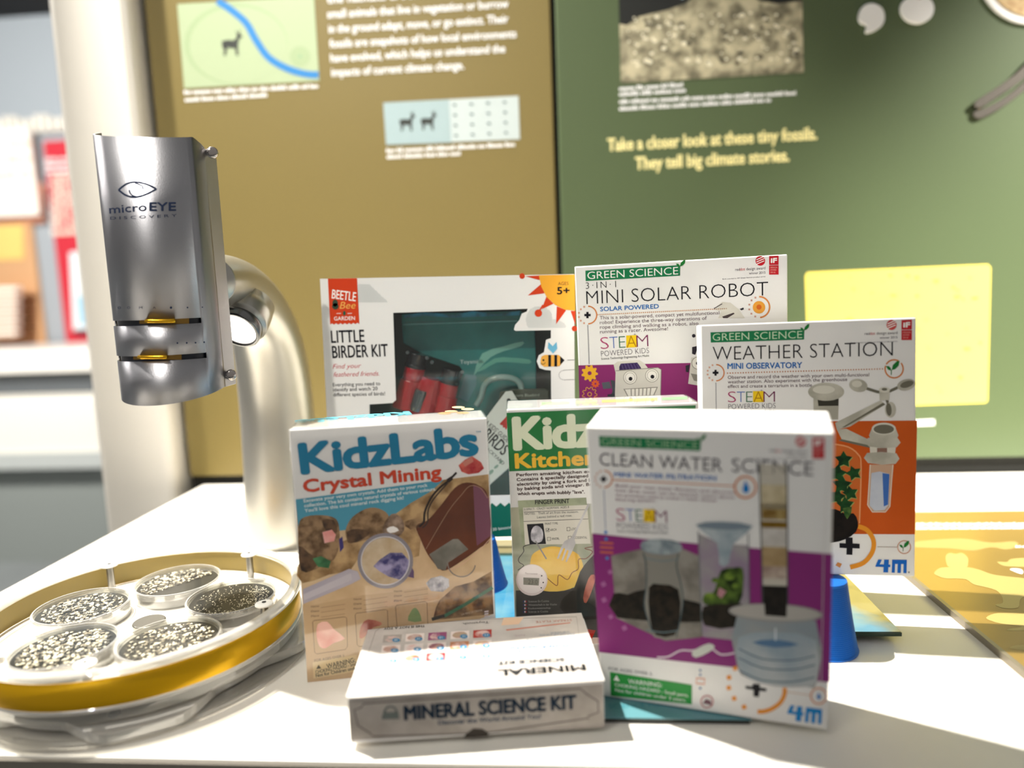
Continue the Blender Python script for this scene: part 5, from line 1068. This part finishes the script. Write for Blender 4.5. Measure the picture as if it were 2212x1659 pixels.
# ================================================================== specimen turntable
tx, ty = -.392, .587
tr = empty('specimen_turntable', (tx, ty, ZT), 'round clear acrylic specimen turntable with gold band under the microscope', 'turntable')
ACR = clear('clear_acrylic', (.995, .99, .975), .04, .16, .03, .6); ACR2 = clear('clear_acrylic_rim', (.99, .985, .95), .15, .30, .05); ACR0 = clear('clear_acrylic_thin', (.99, .985, .97), .04, .10, .03)
def ring_prof(name, prof, m, n=96, cap_=False, smooth=True, parent=tr):
    bm = B(); add_lathe(bm, prof, (tx, ty, ZT), n, cap=cap_); bmesh.ops.recalc_face_normals(bm, faces=bm.faces); return bake(name, bm, m, parent, smooth=smooth)
def tag_smooth(o): return o
ring_prof('base_disc', [(.144, 0.0003), (.144, .003)], ACR0, cap_=True, smooth=False)
bm = B(); N_ = 160; lo, hi = [], []
for i in range(N_):
    t_ = 2*math.pi*i/N_; s_ = math.sin(5*(t_+.12)); r_ = .1335+.0115*max(-1, min(1, s_*1.6))
    lo.append(bm.verts.new((tx+r_*math.cos(t_), ty+r_*math.sin(t_), ZT+.0035))); hi.append(bm.verts.new((tx+r_*math.cos(t_), ty+r_*math.sin(t_), ZT+.0115)))
for i in range(N_): bm.faces.new((lo[i], lo[(i+1) % N_], hi[(i+1) % N_], hi[i]))
bm.faces.new(hi); bm.faces.new(list(reversed(lo))); bake('scalloped_disc', bm, ACR2, tr, bevel=.0008)
ring_prof('acrylic_slab', [(.130, .0125), (.1315, .014), (.1315, .0215), (.130, .0225)], ACR, cap_=True, smooth=False)
ring_prof('lower_rim', [(.1335, .0225), (.1355, .0235), (.1355, .0255), (.1335, .0265)], ACR2)
ring_prof('gold_band', [(.1340, .026), (.1340, .0480), (.1331, .0480), (.1331, .026), (.1340, .026)], mat('d0a000', rough=.30, metal=.6, name='gold_band'), smooth=True)
ring_prof('band_lining', [(.1328, .0265), (.1328, .0478)], mat('8f7b3e', rough=.5, name='band_lining'), smooth=True)
ring_prof('dish_floor', [(.1315, .0235), (.1315, .0262)], mat('fbf7ee', rough=.4), cap_=True, smooth=False)
ring_prof('upper_rim', [(.1340, .0482), (.1362, .0490), (.1362, .0535), (.1345, .0545), (.1290, .0545), (.1275, .0535), (.1275, .0490), (.1300, .0482)], ACR2)
bm = B(); add_lathe(bm, [(.0135, .0265), (.0140, .027), (.0140, .0330), (.0132, .0338)], (tx+.004, ty-.004, ZT), 32); bake('hub_cap', bm, mat((.6, .59, .56), rough=.3, metal=.9), tr, bevel=.0003)
for i, ang in enumerate((138, 66, -6, -78, -150)):
    t_ = math.radians(ang); x, y = tx+.118*math.cos(t_), ty+.118*math.sin(t_)
    bm = B(); add_lathe(bm, [(.0034, .0265), (.0034, .0525)], (x, y, ZT), 16); post = bake('post', bm, mat((.55, .54, .52), rough=.3, metal=.9), tr)
    bm = B(); add_lathe(bm, [(.0030, .0525), (.0078, .0530), (.0078, .0542), (.0055, .0552)], (x, y, ZT), 24); sub('washer', bm, mat('fdfbf4', rough=.3), post, tr)
    bm = B(); add_lathe(bm, [(.0019, .0552), (.0019, .0556)], (x, y, ZT), 10); sub('screw', bm, mat('2a2926', rough=.4), post, tr)
for i in range(2):
    t_ = math.radians((-70, -108)[i]); bm = B(); add_lathe(bm, [(.0045, .0118), (.0045, .0132), (.003, .0142)], (tx+.120*math.cos(t_), ty+.120*math.sin(t_), ZT), 16); bake('cap_screw', bm, CHR, tr)
# petri dishes with crushed fossils
DISH = clear('dish_plastic', (.98, .98, .96), .06, .08, .04)
GM = [mat('d8cfb8', rough=.5), mat('8a806c', rough=.5), mat('fdf6e2', rough=.45), mat('464137', rough=.6)]
dl = {99: 'round specimen dish at the back of the turntable, half filled with coarse pale grains', 27: 'round specimen dish at right of the turntable, mostly bare dark disc with fine grains', -45: 'round specimen dish at front right of the turntable, coarse cream grains',
      -117: 'round specimen dish at front left of the turntable, dark disc covered with shell grit', 171: 'round specimen dish at left of the turntable, evenly covered with pale grit'}
grain_me = []
for gi in range(4):
    bm = B(); bmesh.ops.create_icosphere(bm, subdivisions=1, radius=1); rnd = random.Random(gi)
    for v in bm.verts: v.co *= rnd.uniform(.6, 1.15)
    grain_me.append([(tuple(v.co)) for v in bm.verts]); gf = [tuple(v.index for v in f.verts) for f in bm.faces] if gi == 0 else gf; bm.free()
for ang, lab in dl.items():
    t_ = math.radians(ang); x, y = tx+.072*math.cos(t_), ty+.072*math.sin(t_)+.001
    z0 = ZT+.0268
    r = empty('specimen_dish', (x, y, z0), lab, 'dish', 'specimen dishes on the turntable')
    bm = B(); add_lathe(bm, [(.0385, 0), (.0395, .0006), (.0395, .0125), (.0385, .0125), (.0385, .001)], (x, y, z0), 56, cap=False); bake('dish_wall', bm, DISH, r, smooth=False)
    bm = B(); add_lathe(bm, [(.0410, .0085), (.0410, .0140), (.0402, .0146), (.0390, .0146), (.0388, .0138)], (x, y, z0), 56, cap=False); bake('lid_rim', bm, clear('lid_rim', (.99, .99, .97), .15, .22, .05), r)
    bm = B(); add_lathe(bm, [(.0388, .0136), (.0388, .0141)], (x, y, z0), 56); bake('lid_pane', bm, clear('lid_pane', (.97, .97, .95), .01, .006, .03, .18), r)
    dark = ang in (27, -117)
    bm = B(); add_lathe(bm, [(.0378, .0092), (.0378, .0102)], (x, y, z0), 48); bake('dark_disc', bm, mat('1c1b18' if dark else '2b2a25', rough=.6, spec=.2), r)
    verts, faces, mats_ = [], [], []; rnd = random.Random(ang); n_ = {99: 480, 27: 750, -45: 520, -117: 640, 171: 620}[ang]; c = 0
    while c < n_:
        rr = .0335*math.sqrt(rnd.random()); th = rnd.uniform(0, 2*math.pi); gx, gy = rr*math.cos(th), rr*math.sin(th); s_ = rnd.uniform(.0008, .0019)
        if ang == 99 and gx*.55-gy*.4 > .004: continue
        if ang == 27:
            s_ = rnd.uniform(.0004, .0008)
            if not (gx > .010 and gy > -.012) and not (gy < -.024 or rnd.random() < .30): continue
        if ang == -117: s_ = rnd.uniform(.0009, .0021)
        if ang == -45 and rnd.random() < .25 and gx < -.01: continue
        g = grain_me[rnd.randrange(4)]; b0 = len(verts); ca, sa = math.cos(th*7), math.sin(th*7); fx = rnd.uniform(.7, 1.6)
        for vx, vy, vz in g: verts.append((x-r.location.x+gx+s_*(vx*fx*ca-vy*sa), gy+s_*(vx*fx*sa+vy*ca), .0102+s_*.6+vz*s_*.6))
        for f in gf: faces.append(tuple(b0+i for i in f)); mats_.append(c % 4 if c % 7 else 3)
        c += 1
    me = bpy.data.meshes.new('fossil_grit'); me.from_pydata(verts, [], faces)
    for m in GM: me.materials.append(m)
    me.polygons.foreach_set('material_index', mats_); o = bpy.data.objects.new('fossil_grit', me); COL.objects.link(o); o.parent = r; o['kind'] = 'stuff'
